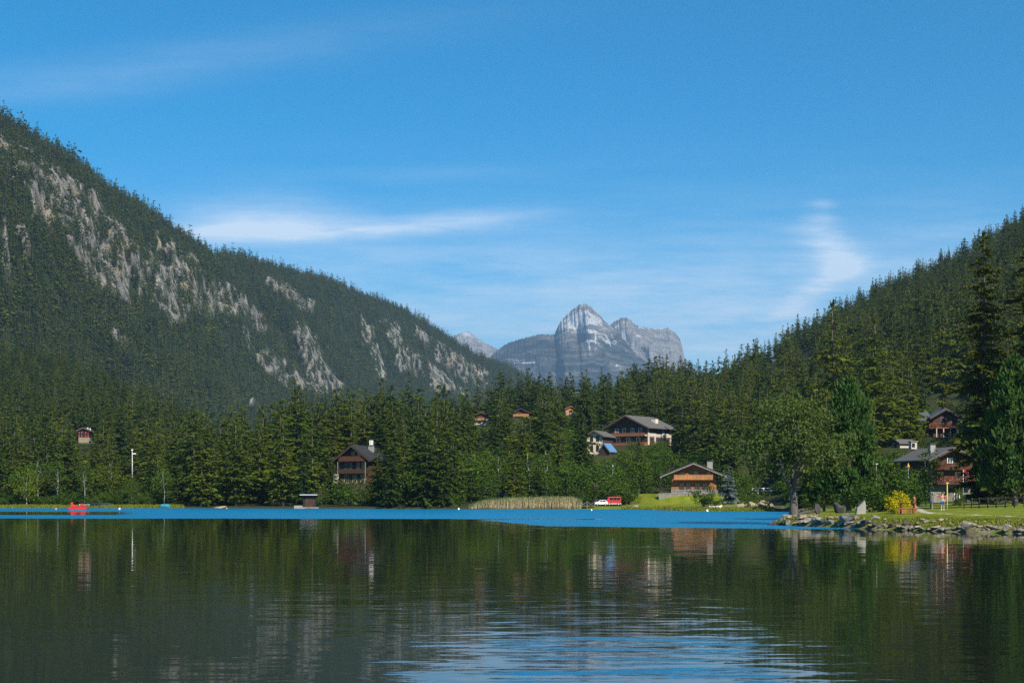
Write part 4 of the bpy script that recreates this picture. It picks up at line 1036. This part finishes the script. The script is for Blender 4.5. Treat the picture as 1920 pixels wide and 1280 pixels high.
while px_ < 1945:
    Yp = pen_Y(px_)
    big = 1.0 if px_ < 1640 else .72
    s = random.uniform(.36, .92) * big
    m = 'rock_dark' if px_ < 1468 else random.choice(['rock', 'rock', 'rock_tan', 'rock_tan', 'rock_dark' if random.random() < .35 else 'rock'])  # darker rock at the tip paints in the willow's shade
    zn = 'at the shaded tip of the grassy spit' if px_ < 1500 else 'along the waterline of the grassy spit'
    boulder(px_, Yp + random.uniform(.15, .8), (s * random.uniform(1.2, 2.2), s * 1.1, s * random.uniform(.5, .85)), m, 'rough grey boulder ' + zn, 'boulders ' + zn)
    for _ in range(random.choice((1, 2, 2)) if px_ < 1650 else random.choice((0, 1, 1))):
        s2 = s * random.uniform(.5, 1.0)
        boulder(px_ + random.uniform(-6, 6), Yp + random.uniform(1.3, 3.2), (s2 * 1.5, s2, s2 * .7), random.choice(['rock', 'rock', 'rock_tan']), 'smaller boulder set in the grass bank of the spit', 'boulders in the grass bank')
    px_ += random.uniform(.45, .8) * s * 1.5 / Yp * F * .66
boulder(1812, 106.4, (1.7, 1.0, .85), 'rock', 'largest flat-topped grey boulder in the waterline row, past the picnic table', None, .25, 1, .2)
boulder(1889, 103.4, (.65, .6, .8), 'rock', 'upright jagged boulder near the end of the waterline row', None, .15, 2)
boulder(1700, 112.6, (1.1, .9, .7), 'rock_dark', 'black wet boulder at the waterline below the picnic table', None, 0, 3)
boulder(1535, 124, (1.9, 1.2, .8), 'rock', 'pale sunlit boulder halfway up the bank beside the shaded tip', None, .1, 0)
boulder(1590, 119.6, (2.5, 1.2, .95), 'rock', 'broad pale boulder in the middle of the rocky bank', None, .1, 4)
boulder(1534, 139, (1.5, 1.0, 1.5), 'rock_dark', 'pointed dark boulder in the shade beside the small dark pine', None, .1, 1)  # dark rock colour carries the shade under the trees
boulder(1573, 137, (1.6, 1.0, 1.6), 'rock_dark', 'dark leaning boulder at the trunk of the large pine', None, .15, 2)  # tree shade is put into this boulder's colour too
boulder(1612, 160, (1.7, 1.2, 1.7), 'rock', 'grey boulder behind the pale standing stone', None, .1, 3)
stn = MB().prism([(-.55, -.3), (.52, -.3), (.56, .9), (.42, 1.42), (.1, 1.05), (-.38, .62)], -.18, .2).build('standing_stone', M['concrete'], None); stn.location = gpx(1613, 126); stn.rotation_euler = (0, 0, .12); stn.scale = (.86, 1, .86)
b_ = stn.modifiers.new('soft', 'BEVEL'); b_.width = .05; b_.segments = 2
tag(stn, 'pale slab-shaped standing stone with slanted top on the grass', 'monument')
for px, Y, s in [(1390, 252, 1.5), (1399, 251, 1.2), (1408, 250, 1.6), (1418, 249, 1.0), (1427, 249, 1.4), (1436, 247, 1.2), (1446, 246, 1.1), (1432, 254, 1.8)]:
    boulder(px, Y, (s * 1.4, s, s * .95), 'rock_tan', 'sandy boulder in the garden bank behind the water past the blue spruce', 'garden bank boulders')
boulder(592, 297, (2.8, 1.6, 1.7), 'rock', 'big pale boulder on the bank behind the boathouse roof', None, .2, 1)
boulder(738, 304, (1.7, 1.3, 3.4), 'rock_tan', 'tall pale rock behind the yellowish waterline shrub', None, .3, 2)
boulder(820, 286, (4.2, 1.4, .6), 'rock_tan', 'low sandy bank rock just before the reed bed', None, 0, 3)
boulder(1180, 272.5, (2.0, 1.2, .9), 'concrete' if False else 'rock', 'first white rock at the waterline before the lawn', None, 0, 0)
boulder(1192, 271.5, (1.7, 1.1, .9), 'rock', 'second white rock at the waterline, nearer the lawn', None, 0, 4)
boulder(412, 296, (3.0, 1.4, .9), 'rock_tan', 'ochre rock at the foot of the dense lakeshore conifers', None, 0, 1)

# picnic table
pt = empty('picnic_table', gpx(1702, 123.5), math.radians(-10)); tag(pt, 'weathered wooden picnic table with block bench on the lawn', 'picnic table')
MB().box(-.75, .75, -.05, .62, .86, .94).build('tabletop', M['wood_brown'], pt)
for x in (-.55, .55): MB().box(x - .06, x + .06, .0, .55, 0, .86).build('leg', M['wood_brown'], pt)
MB().box(-.85, .75, -.75, -.3, .42, .49).build('bench', M['wood_orange'], pt)
for x0, x1 in ((-.83, -.2), (.15, .73)):
    MB().box(x0, x0 + .08, -.72, -.33, 0, .42).box(x0 + .25, x1, -.72, -.33, 0, .42).build('bench_block', M['wood_orange'], pt)
wp = empty('carved_post', gpx(1714, 127)); tag(wp, 'small carved orange wooden post behind the picnic table', 'post')
MB().tube([(0, 0, -.2), (0, 0, .9), (0, 0, 1.0), (0, 0, 1.35), (0, 0, 1.5)], [.16, .15, .09, .17, .06], 9).build('shaft', M['wood_orange'], wp); MB().box(-.24, .24, -.05, .05, .55, .66).build('crosspiece', M['wood_pale'], wp)
# fence behind the lawn
fn = empty('rail_fence', gpx(1812, 146)); tag(fn, 'dark rustic log fence running behind the lawn under the pine', 'fence')
fpts = [gpx(p, y) for p, y in [(1808, 146), (1822, 145), (1836, 144), (1852, 143), (1868, 142), (1885, 141), (1902, 140), (1920, 139)]]
o0 = fn.location
for p in fpts: MB().tube([p - o0 - Vector((0, 0, .3)), p - o0 + Vector((0, 0, 1.05))], .07, 6).build('post', M['bark'], fn)
for hz in (.45, .9):
    for a, b in zip(fpts[:-1], fpts[1:]): MB().tube([a - o0 + Vector((0, -.09, hz + .05)), b - o0 + Vector((0, -.09, hz - .03))], .05, 6).build('rail', M['bark'], fn)
# white railing in the far garden
Yw = next((y for y in np.arange(246, 330, 1.0) if HOR - (gz(X_of(1432, y), y) - H0) / y * F < 925), 300.0)
wr = empty('garden_railing', gpx(1432, Yw)); tag(wr, 'white garden railing in the gap between blue spruce and willow', 'fence')
for i in range(5): MB().box(-2.5 + i * 1.25 - .06, -2.5 + i * 1.25 + .06, -.04, .04, -.3, 1.2).build('post', M['white'], wr)
for hz in (.6, 1.1): MB().box(-2.5, 2.5, -.09, -.055, hz - .06, hz + .06).build('rail', M['white'], wr)
# poles
def pole(name, px, Y, top, r, mat, label, base_py=None, cat='pole'):
    g = gpx(px, Y); g.z = g.z if base_py is None else Z_of(base_py, Y); o = empty(name, g); tag(o, label, cat)
    h = Z_of(top, Y) - g.z
    MB().tube([(0, 0, -.4), (0, 0, h)], [r, r * .8], 8).build('shaft', M[mat], o, True); return o, h
o, h = pole('lamp_post', 1643, 150, 870, .04, 'wood_grey', 'slim pale lamp post beside the large round pine', None, 'lamp post'); MB().box(-.06, .16, -.06, .06, h, h + .08).build('lamp_head', M['metal'], o)
o, h = pole('post', 1625, 155, 893, .07, 'white', 'short white post left of the slim lamp post'); MB().tube([(0, 0, h), (0, 0, h + .12)], [.1, .05], 8).build('cap', M['white'], o)
o, h = pole('post', 1776, 141, 906, .05, 'yellowpaint', 'thin yellow post beside the person'); MB().box(-.12, .12, -.09, .09, h, h + .1).build('cap', M['yellowpaint'], o)
o, h = pole('utility_pole', 248, 400, 845, .13, 'metal', 'tall white pole with short cross-arm standing in the forest', 918); MB().box(-.1, 1.0, -.1, .1, h - .9, h - .62).build('cross_arm', M['white'], o); MB().box(-.22, .22, -.15, .15, h, h + .45).build('lamp_head', M['white'], o)
o, h = pole('flagpole', 1149, 300, 872, .05, 'white', 'thin white flagpole rising over the red van'); MB().tube([(0, 0, h), (0, 0, h + .12)], [.09, .04], 8).build('finial', M['white'], o)
o, h = pole('flagpole', 1806, 225, 880, .05, 'metal', 'short pole with red flag at the corner of the flowered balcony'); MB().box(.04, .9, -.02, .02, h - .5, h - .05).build('flag', M['red'], o)
nb = empty('notice_board', gpx(1757, 150)); tag(nb, 'small roofed notice board on two legs behind the person', 'notice board')
for x in (-.5, .5): MB().box(x - .05, x + .05, 0, .08, -.2, 1.75).build('leg', M['wood_grey'], nb)
MB().box(-.52, .52, -.04, -.003, .75, 1.5).build('panel', M['wood_grey'], nb); MB().box(-.75, .75, -.3, .35, 1.75, 1.84).build('roof', M['concrete'], nb)
# red sunshade dots in the garden behind
us = empty('parasol', (X_of(1703, 226), 226, gz(X_of(1703, 226), 226))); tag(us, 'small closed orange parasol among the garden bushes', 'parasol')
h_ = Z_of(868, 226) - us.location.z
MB().tube([(0, 0, 0), (0, 0, h_)], .04, 6).build('pole', M['metal'], us); MB().tube([(0, 0, h_ - .75), (0, 0, h_ - .6), (0, 0, h_ + .02)], [.1, .24, .03], 9).build('canopy', M['orange'], us)

# vehicles
def wheels(root, xs, y0, y1, r=.34):
    for x in xs:
        for y in (y0, y1):
            w = MB(); n = 14
            w.add([(x + r * math.cos(2 * math.pi * i / n), y + yy, r + r * math.sin(2 * math.pi * i / n)) for yy in (-.1, .1) for i in range(n)], [tuple(range(n)), tuple(range(2 * n - 1, n - 1, -1))] + [(i, i + n, (i + 1) % n + n, (i + 1) % n) for i in range(n)])
            wo = w.build('wheel', M['tyre'], root)
            h = MB(); q = r * .55; yf = y - .115 if y < 0 else y + .102
            h.add([(x + q * math.cos(2 * math.pi * i / n), yf + yy, r + q * math.sin(2 * math.pi * i / n)) for yy in (0, .013) for i in range(n)], [tuple(range(n)), tuple(range(2 * n - 1, n - 1, -1))] + [(i, i + n, (i + 1) % n + n, (i + 1) % n) for i in range(n)])
            h.build('hubcap', M['metal'], wo)
def bevel(o, w=.08, s=3):
    b = o.modifiers.new('soft', 'BEVEL'); b.width = w; b.segments = s; b.limit_method = 'ANGLE'; return o
va = empty('red_van', gpx(1149, 288) + Vector((0, 0, .15)), math.radians(16)); va.scale = (.8, .8, .84); tag(va, 'red box-shaped van parked on the far shore beside a white car', 'van')
bevel(MB().prism([(-1.95, .35), (1.9, .35), (1.95, 1.0), (1.85, 2.05), (-1.35, 2.05), (-1.9, 1.25)], -.85, .85).build('body', M['red'], va))
for x0, x1 in ((-1.15, -.25), (-.15, .75), (.85, 1.65)): MB().box(x0, x1, -.875, -.853, 1.25, 1.85).build('window', M['glass'], va)
MB().add([(-1.88, -.7, 1.33), (-1.88, .7, 1.33), (-1.43, .7, 1.98), (-1.43, -.7, 1.98), (-1.92, -.7, 1.33), (-1.92, .7, 1.33), (-1.47, .7, 1.98), (-1.47, -.7, 1.98)], [(0, 1, 2, 3), (7, 6, 5, 4), (0, 4, 5, 1), (1, 5, 6, 2), (2, 6, 7, 3), (3, 7, 4, 0)]).build('windscreen', M['glass'], va)
MB().box(1.955, 1.985, -.6, .6, 1.2, 1.8).build('rear_window', M['glass'], va); MB().box(-1.99, 1.97, -.88, .88, .3, .42).build('bumper', M['white'], va)
wheels(va, (-1.25, 1.2), -.78, .78)
cr = empty('white_car', gpx(1127, 287) + Vector((0, 0, .12)), math.radians(8)); cr.scale = (.7, .75, .78); tag(cr, 'white hatchback car parked in front of the red van', 'car')
bevel(MB().prism([(-1.9, .3), (1.85, .3), (1.9, .85), (1.6, 1.0), (1.2, 1.42), (-.2, 1.45), (-.95, .95), (-1.85, .8)], -.8, .8).build('body', M['white'], cr))
MB().prism([(-.75, 1.0), (.25, 1.0), (.25, 1.36), (-.2, 1.36)], -.825, -.803).build('window', M['glass'], cr); MB().prism([(.33, 1.0), (1.35, 1.0), (1.08, 1.34), (.33, 1.36)], -.825, -.803).build('window', M['glass'], cr)
for y in (-.55, .55): MB().box(-1.925, -1.87, y - .18, y + .18, .6, .74).build('headlight', M['metal'], cr)
wheels(cr, (-1.2, 1.15), -.74, .74, .31)
jt = empty('jetty', (X_of(1101, 277), 277.5, .35), .05); tag(jt, 'dark timber jetty with crossed railings beside the reed bed', 'jetty')
MB().box(-1.6, 1.6, 0, 3, 0, .12).build('deck', M['wood_dark'], jt)
for x in (-1.5, 0, 1.5): MB().box(x - .06, x + .06, -.06, .06, -1.4, 1.15).build('post', M['wood_grey'], jt)
for a, b in ((-1.5, 0), (0, 1.5)): MB().tube([(a, -.1, .15), (b, -.1, 1.05)], .04, 5).tube([(a, -.16, 1.05), (b, -.16, .15)], .04, 5).build('cross_brace', M['wood_grey'], jt)
# boats, buoys
pb = empty('pedal_boat', (X_of(146, 268), 268, 0), math.radians(8)); tag(pb, 'red pedal boat floating near the grassy shore', 'boat')
for y in (-.55, .55): bevel(MB().prism([(-1.85, .35), (-1.5, -.2), (1.5, -.2), (1.9, .42), (1.2, .5), (-1.6, .45)], y - .28, y + .28).build('hull', M['red'], pb), .1)
bevel(MB().box(-1.3, .9, -.8, .8, .5, .64).build('deck', M['red'], pb), .05)
for y in (-.4, .4): bevel(MB().prism([(-1.1, .64), (-.2, .64), (-.2, .82), (-.85, .86), (-1.0, 1.35), (-1.2, 1.35)], y - .3, y + .3).build('seat', M['redorange'], pb), .05)
bevel(MB().prism([(.5, .64), (1.5, .5), (1.45, .75), (.8, 1.1), (.5, 1.1)], -.6, .6).build('bow_cover', M['red'], pb), .08)
def buoy(px, py, mat, r, label):
    r *= .72; Y = H0 * F / (py - HOR); o = link('buoy', MB().tube([(0, 0, -r), (0, 0, -r * .6), (0, 0, 0), (0, 0, r * .6), (0, 0, r * .95), (0, 0, r * 1.4)], [r * .3, r * .8, r, r * .8, r * .3, r * .18], 12).mesh('buoy', M[mat], True), None, (X_of(px, Y), Y, .1)); tag(o, label, 'buoy')
buoy(105, 955, 'orange', .25, 'small orange buoy left of the red pedal boat'); buoy(224, 955, 'white', .28, 'white buoy right of the red pedal boat'); buoy(860, 955, 'white', .27, 'white buoy in front of the reed bed start')
buoy(1109, 957, 'white', .22, 'tiny white buoy in front of the jetty'); buoy(1326, 958.5, 'white', .30, 'white buoy off the lawn of the orange chalet'); buoy(425, 953.5, 'orange', .2, 'orange buoy off the dense conifers')
def rowboat(name, px, Y, L, mat, label, rz=0.0, cover=None):
    o = empty(name, (X_of(px, Y), Y, max(.05, gz(X_of(px, Y), Y) + .1)), rz); tag(o, label, 'boat')
    st = [(-L / 2, .28, .42), (-L * .3, .5, .36), (0, .58, .34), (L * .3, .45, .38), (L / 2, .05, .52)]; v, f = [], []
    for x, w, h in st: v += [(x, -w, h), (x, -w * .7, 0), (x, 0, -.12), (x, w * .7, 0), (x, w, h), (x, w * .86, h - .02), (x, 0, .05), (x, -w * .86, h - .02)]
    for i in range(4): f += [(i * 8 + k, i * 8 + (k + 1) % 8, i * 8 + 8 + (k + 1) % 8, i * 8 + 8 + k) for k in range(8)]
    f += [tuple(range(7, -1, -1)), tuple(range(32, 40))]
    MB().add(v, f).build('hull', M[mat], o)
    if cover: MB().prism_z([(-L * .46, -.4), (0, -.6), (L * .42, -.25), (L * .42, .25), (0, .6), (-L * .46, .4)], .36, .62).build('cover', M[cover], o)
    else:
        for x in (-L * .2, L * .15): MB().box(x - .12, x + .12, -.46, .46, .24, .29).build('thwart', M['wood_grey'], o)
rowboat('rowing_boat', 190, 300, 4.6, 'navy', 'dark covered boat drawn up on the grass by the pale birches', .1, 'navy'); rowboat('rowing_boat', 165, 301, 3.6, 'metal', 'pale grey rowing boat lying beside the dark covered boat', .3)
rowboat('rowing_boat', 310, 298, 2.0, 'teal', 'teal covered boat at the end of the grassy shore', .25, 'teal')
rowboat('rowing_boat', 1342, 247, 2.2, 'white', 'small white boat on the lawn edge under the blue spruce', .0)

# person on the lawn
def skin_person():
    g = gpx(1767, 137.5); root = empty('person', g, math.radians(-25)); tag(root, 'person in red top and blue shorts walking on the lawn, one arm raised', 'person')
    V = [(0, 0, .92), (0, .01, 1.12), (0, .01, 1.34), (0, 0, 1.47), (0, -.01, 1.58), (0, -.01, 1.70),
         (-.09, 0, .86), (-.10, -.03, .48), (-.10, .02, .09), (-.10, -.12, .05), (.09, 0, .86), (.11, .05, .48), (.12, .12, .10), (.12, .0, .05),
         (-.19, .01, 1.36), (-.42, -.05, 1.45), (-.66, -.12, 1.58), (-.75, -.14, 1.63), (.19, .01, 1.36), (.24, .03, 1.08), (.22, -.10, .86), (.22, -.13, .78)]
    E = [(0, 1), (1, 2), (2, 3), (3, 4), (4, 5), (0, 6), (6, 7), (7, 8), (8, 9), (0, 10), (10, 11), (11, 12), (12, 13), (2, 14), (14, 15), (15, 16), (16, 17), (2, 18), (18, 19), (19, 20), (20, 21)]
    r = [.15, .13, .14, .055, .095, .085, .095, .065, .045, .035, .095, .065, .045, .035, .065, .045, .035, .03, .065, .045, .035, .03]
    def skin(name, vi, mat, k=1.0, lo=None):
        idx = {v: i for i, v in enumerate(vi)}; me = bpy.data.meshes.new(name)
        me.from_pydata([V[v] for v in vi], [(idx[a], idx[b]) for a, b in E if a in idx and b in idx], []); me.materials.append(M[mat])
        o = link(name, me, root); md = o.modifiers.new('skin', 'SKIN'); o.modifiers.new('sub', 'SUBSURF').levels = 2; o.modifiers['sub'].render_levels = 2
        for v, i in idx.items(): me.skin_vertices[0].data[i].radius = (r[v] * k, r[v] * k * (.75 if v in (0, 1, 2) else 1))
        me.skin_vertices[0].data[0].use_root = True
        return o
    skin('body', list(range(22)), 'skin')
    skin('red_top', [1, 2, 14, 18, 15, 19], 'red', 1.14); skin('blue_shorts', [0, 6, 10, 7, 11], 'blue', 1.15)
    for f_ in ((8, 9), (12, 13)): skin('shoe', list(f_), 'white', 1.2)
    MB().tube([(0, .03, 1.60), (0, .03, 1.68), (0, .01, 1.76), (0, .0, 1.80)], [.09, .115, .10, .03], 10).build('hair', M['hair'], root, True)
    for s in (-.035, .035): MB().tube([(s, -.098, 1.655), (s, -.108, 1.655)], .012, 6).build('eye', M['wood_black'], root)
    MB().tube([(0, -.09, 1.64), (0, -.125, 1.61)], [.01, .018], 6).build('nose', M['skin'], root)
    for k in range(4): MB().tube([(-.76, -.14 + (k - 1.5) * .022, 1.635), (-.83, -.15 + (k - 1.5) * .026, 1.665 + .006 * k)], [.010, .007], 5).build('finger', M['skin'], root)
skin_person()

# reeds
def reeds():
    r = np.random.default_rng(12); n = 9000
    px = r.uniform(880, 1090, n); Y = interp(px, [(860, 276), (1090, 278)]) + r.uniform(-1.2, 6, n)
    X = (px - 960) / F * Y
    hh = interp(px, [(880, .8), (905, 1.8), (960, 2.35), (1040, 2.5), (1075, 2.5), (1090, 1.7)]) * r.uniform(.75, 1.12, n)
    z = np.full(n, -.15)
    p = np.stack([X, Y, z], -1); lean = np.stack([r.normal(size=n) * .12, r.normal(size=n) * .12, np.ones(n)], -1)
    a = r.uniform(0, 6.28, n); w = np.stack([np.cos(a), np.sin(a), 0 * a], -1)
    st = kites(p, lean, w, hh * 1.0, np.full(n, .055))
    n2 = 14000; i = r.integers(0, n, n2); t = r.uniform(.45, .95, n2)
    q = p[i] + unit(lean)[i] * (hh[i] * t)[:, None]; d = np.stack([r.normal(size=n2) * .5, r.normal(size=n2) * .5, np.ones(n2) * .8], -1)
    lf = kites(q, d, r.normal(size=(n2, 3)), r.uniform(.3, .65, n2), np.full(n2, .05))
    s_ = simple('reed_stem', (.42, .33, .17), .9, .3, 1.2); l_ = foliage('reed_leaf', (.11, .15, .05), (.11, .15, .05), .3)
    me = quads_mesh('reeds', np.concatenate([st, lf]), [s_, l_], [0] * len(st) + [1] * len(lf))
    tag(link('reeds', me), 'bed of tall reeds with tan stems and green tops at the waterline', 'reeds', None, 'stuff')
    # rough grass on the bank of the spit and along the far shore
    n = 26000; px = r.uniform(1446, 1990, n); Yp = interp(px, PEN); dd = r.uniform(.5, 1, n) ** 1.0 * r.uniform(1.2, 14, n); Y = Yp + dd; X = (px - 960) / F * Y
    z = land(X, Y)[0]; h = np.where(dd < 4.5, r.uniform(.06, .24, n), r.uniform(.03, .09, n))
    p = np.stack([X, Y, z - .02], -1); d = np.stack([r.normal(size=n) * .3, r.normal(size=n) * .3, np.ones(n)], -1); a = r.uniform(0, 6.28, n)
    g1 = kites(p, d, np.stack([np.cos(a), np.sin(a), 0 * a], -1), h, h * .35)
    n = 16000; px = np.concatenate([r.uniform(-40, 345, 9000), r.uniform(1165, 1450, 7000)]); Y = interp(px, SHORE) + r.uniform(-1.5, 5, n) * r.random(n); X = (px - 960) / F * Y
    z = np.maximum(land(X, Y)[0], -.1); h = r.uniform(.2, .6, n); p = np.stack([X, Y, z - .02], -1); d = np.stack([r.normal(size=n) * .3, r.normal(size=n) * .3, np.ones(n)], -1); a = r.uniform(0, 6.28, n)
    g2 = kites(p, d, np.stack([np.cos(a), np.sin(a), 0 * a], -1), h, h * .3)
    gm = foliage('grass_blades', (.17, .185, .022), (.17, .185, .022), .3, None, .25)
    tag(link('grass', quads_mesh('grass', np.concatenate([g1, g2]), [gm])), 'rough grass tufts along the banks', 'grass', None, 'stuff')
reeds()

# ------------------------------------------------------------------ camera, sky, sun, air
cam = bpy.data.cameras.new('camera'); co = bpy.data.objects.new('camera', cam); COL.objects.link(co)
co.location = (0, 0, H0); co.rotation_euler = (math.pi / 2, 0, 0)
cam.sensor_fit = 'HORIZONTAL'; cam.sensor_width = 36; cam.lens = F / 1920 * 36
cam.shift_y = (HOR - 640) / 1920; cam.clip_start = .5; cam.clip_end = 60000
scene.camera = co

SUN = Vector((.38, -.66, .62)).normalized()
sl = bpy.data.lights.new('sun', 'SUN'); sl.energy = 5.0; sl.angle = math.radians(.5); sl.color = (1, .93, .80)
so = bpy.data.objects.new('sun', sl); COL.objects.link(so); so.rotation_euler = (-SUN).to_track_quat('-Z', 'Y').to_euler(); so.location = (60, -80, 90)

w = bpy.data.worlds.new('World'); scene.world = w; w.use_nodes = True
nt = w.node_tree; nt.nodes.clear()
sky = nt.nodes.new('ShaderNodeTexSky'); sky.sky_type = 'NISHITA'; sky.sun_disc = False
sky.sun_elevation = math.asin(SUN.z); sky.sun_rotation = math.atan2(SUN.x, SUN.y)
sky.altitude = 1500; sky.air_density = 1.0; sky.dust_density = .4; sky.ozone_density = 2.2
tc = nt.nodes.new('ShaderNodeTexCoord'); sp = nt.nodes.new('ShaderNodeSeparateXYZ'); nt.links.new(tc.outputs['Generated'], sp.inputs[0])
yy = math_(nt, 'MAXIMUM', sp.outputs[1], .05)
S = math_(nt, 'DIVIDE', sp.outputs[0], yy); E = math_(nt, 'DIVIDE', sp.outputs[2], yy)
fr = math_(nt, 'GREATER_THAN', sp.outputs[1], .2)
cx = nt.nodes.new('ShaderNodeCombineXYZ'); nt.links.new(S, cx.inputs[0]); nt.links.new(E, cx.inputs[1])
nz = noise(nt, cx.outputs[0], 9, 6, .62, (.35, 1.6, 1)); nz2 = noise(nt, cx.outputs[0], 34, 7, .68, (.22, 1.6, 1))
ws = nt.nodes.new('ShaderNodeSeparateXYZ'); nt.links.new(nz.outputs['Color'], ws.inputs[0])
S2 = math_(nt, 'MULTIPLY_ADD', math_(nt, 'SUBTRACT', ws.outputs[0], .5), .05, S); E2 = math_(nt, 'MULTIPLY_ADD', math_(nt, 'SUBTRACT', ws.outputs[1], .5), .018, E)
def cl(px, py, a, b, k, ang=0):
    cx_, cy_ = (px - 960) / F, (HOR - py) / F; c, s_ = math.cos(ang), math.sin(ang)
    dx = math_(nt, 'SUBTRACT', S2, cx_); dy = math_(nt, 'SUBTRACT', E2, cy_)
    u = math_(nt, 'ADD', math_(nt, 'MULTIPLY', dx, c * F / a), math_(nt, 'MULTIPLY', dy, s_ * F / a)); v = math_(nt, 'ADD', math_(nt, 'MULTIPLY', dx, -s_ * F / b), math_(nt, 'MULTIPLY', dy, c * F / b))
    q = math_(nt, 'ADD', math_(nt, 'MULTIPLY', u, u), math_(nt, 'MULTIPLY', v, v))
    return math_(nt, 'MULTIPLY', math_(nt, 'POWER', 2.718, math_(nt, 'MULTIPLY', q, -1.0)), k)
tot = None
for args in [(480, 410, 150, 42, .42), (520, 436, 220, 18, .30), (650, 430, 230, 20, .26), (830, 412, 160, 20, .34, .06), (1532, 378, 22, 8, .22), (1530, 404, 28, 11, .30), (1524, 432, 40, 17, .30), (1540, 448, 40, 18, .20), (1556, 464, 44, 20, .30), (1578, 490, 46, 26, .36, -.3), (1560, 520, 56, 22, .28, .5), (1526, 544, 54, 22, .22, .5), (1490, 566, 50, 24, .24, .5), (1460, 590, 44, 18, .16, .5),
             (120, 150, 330, 42, .09, .10), (560, 80, 360, 34, .06, .12), (1280, 550, 300, 60, .11, .05), (1450, 610, 260, 60, .12), (900, 495, 260, 22, .09), (1750, 480, 260, 80, .10), (1350, 450, 110, 12, .05), (800, 322, 160, 14, .05), (960, 660, 9000, 215, .46)]:
    g = cl(*args); tot = g if tot is None else math_(nt, 'ADD', tot, g)
dens = math_(nt, 'MULTIPLY', tot, math_(nt, 'MULTIPLY_ADD', nz2.outputs[0], 2.6, -.3))
dens = math_(nt, 'MULTIPLY', math_(nt, 'MINIMUM', dens, .8), fr)
hs = nt.nodes.new('ShaderNodeHueSaturation'); hs.inputs['Saturation'].default_value = 2.4; hs.inputs['Hue'].default_value = .490; nt.links.new(sky.outputs[0], hs.inputs['Color'])
skc = mixc(nt, dens, hs.outputs[0], (6.6, 7.4, 8.3))
bg = nt.nodes.new('ShaderNodeBackground'); bg.inputs[1].default_value = .10; nt.links.new(skc, bg.inputs[0])
wo = nt.nodes.new('ShaderNodeOutputWorld'); nt.links.new(bg.outputs[0], wo.inputs[0])

HAZE = 6.5e-5
if HAZE:
    hm, hn = new_mat('haze'); pv = N(hn, 'ShaderNodeVolumePrincipled'); pv.inputs['Color'].default_value = (.45, .70, 1.0, 1); pv.inputs['Density'].default_value = HAZE; pv.inputs['Anisotropy'].default_value = .2
    oo = N(hn, 'ShaderNodeOutputMaterial'); hn.links.new(pv.outputs[0], oo.inputs[1])
    tag(MB().box(-7000, 7000, -120, 13000, -8, 1450).build('haze', hm), kind='stuff')

scene.view_settings.view_transform = 'Standard'; scene.view_settings.look = 'None'; scene.view_settings.exposure = .55; scene.view_settings.gamma = 1
scene.render.engine = 'CYCLES'
c = scene.cycles
c.max_bounces = 6; c.diffuse_bounces = 2; c.glossy_bounces = 3; c.transmission_bounces = 2; c.volume_bounces = 0; c.transparent_max_bounces = 6
c.use_denoising = False
try: c.denoiser = 'OPENIMAGEDENOISE'
except Exception: pass
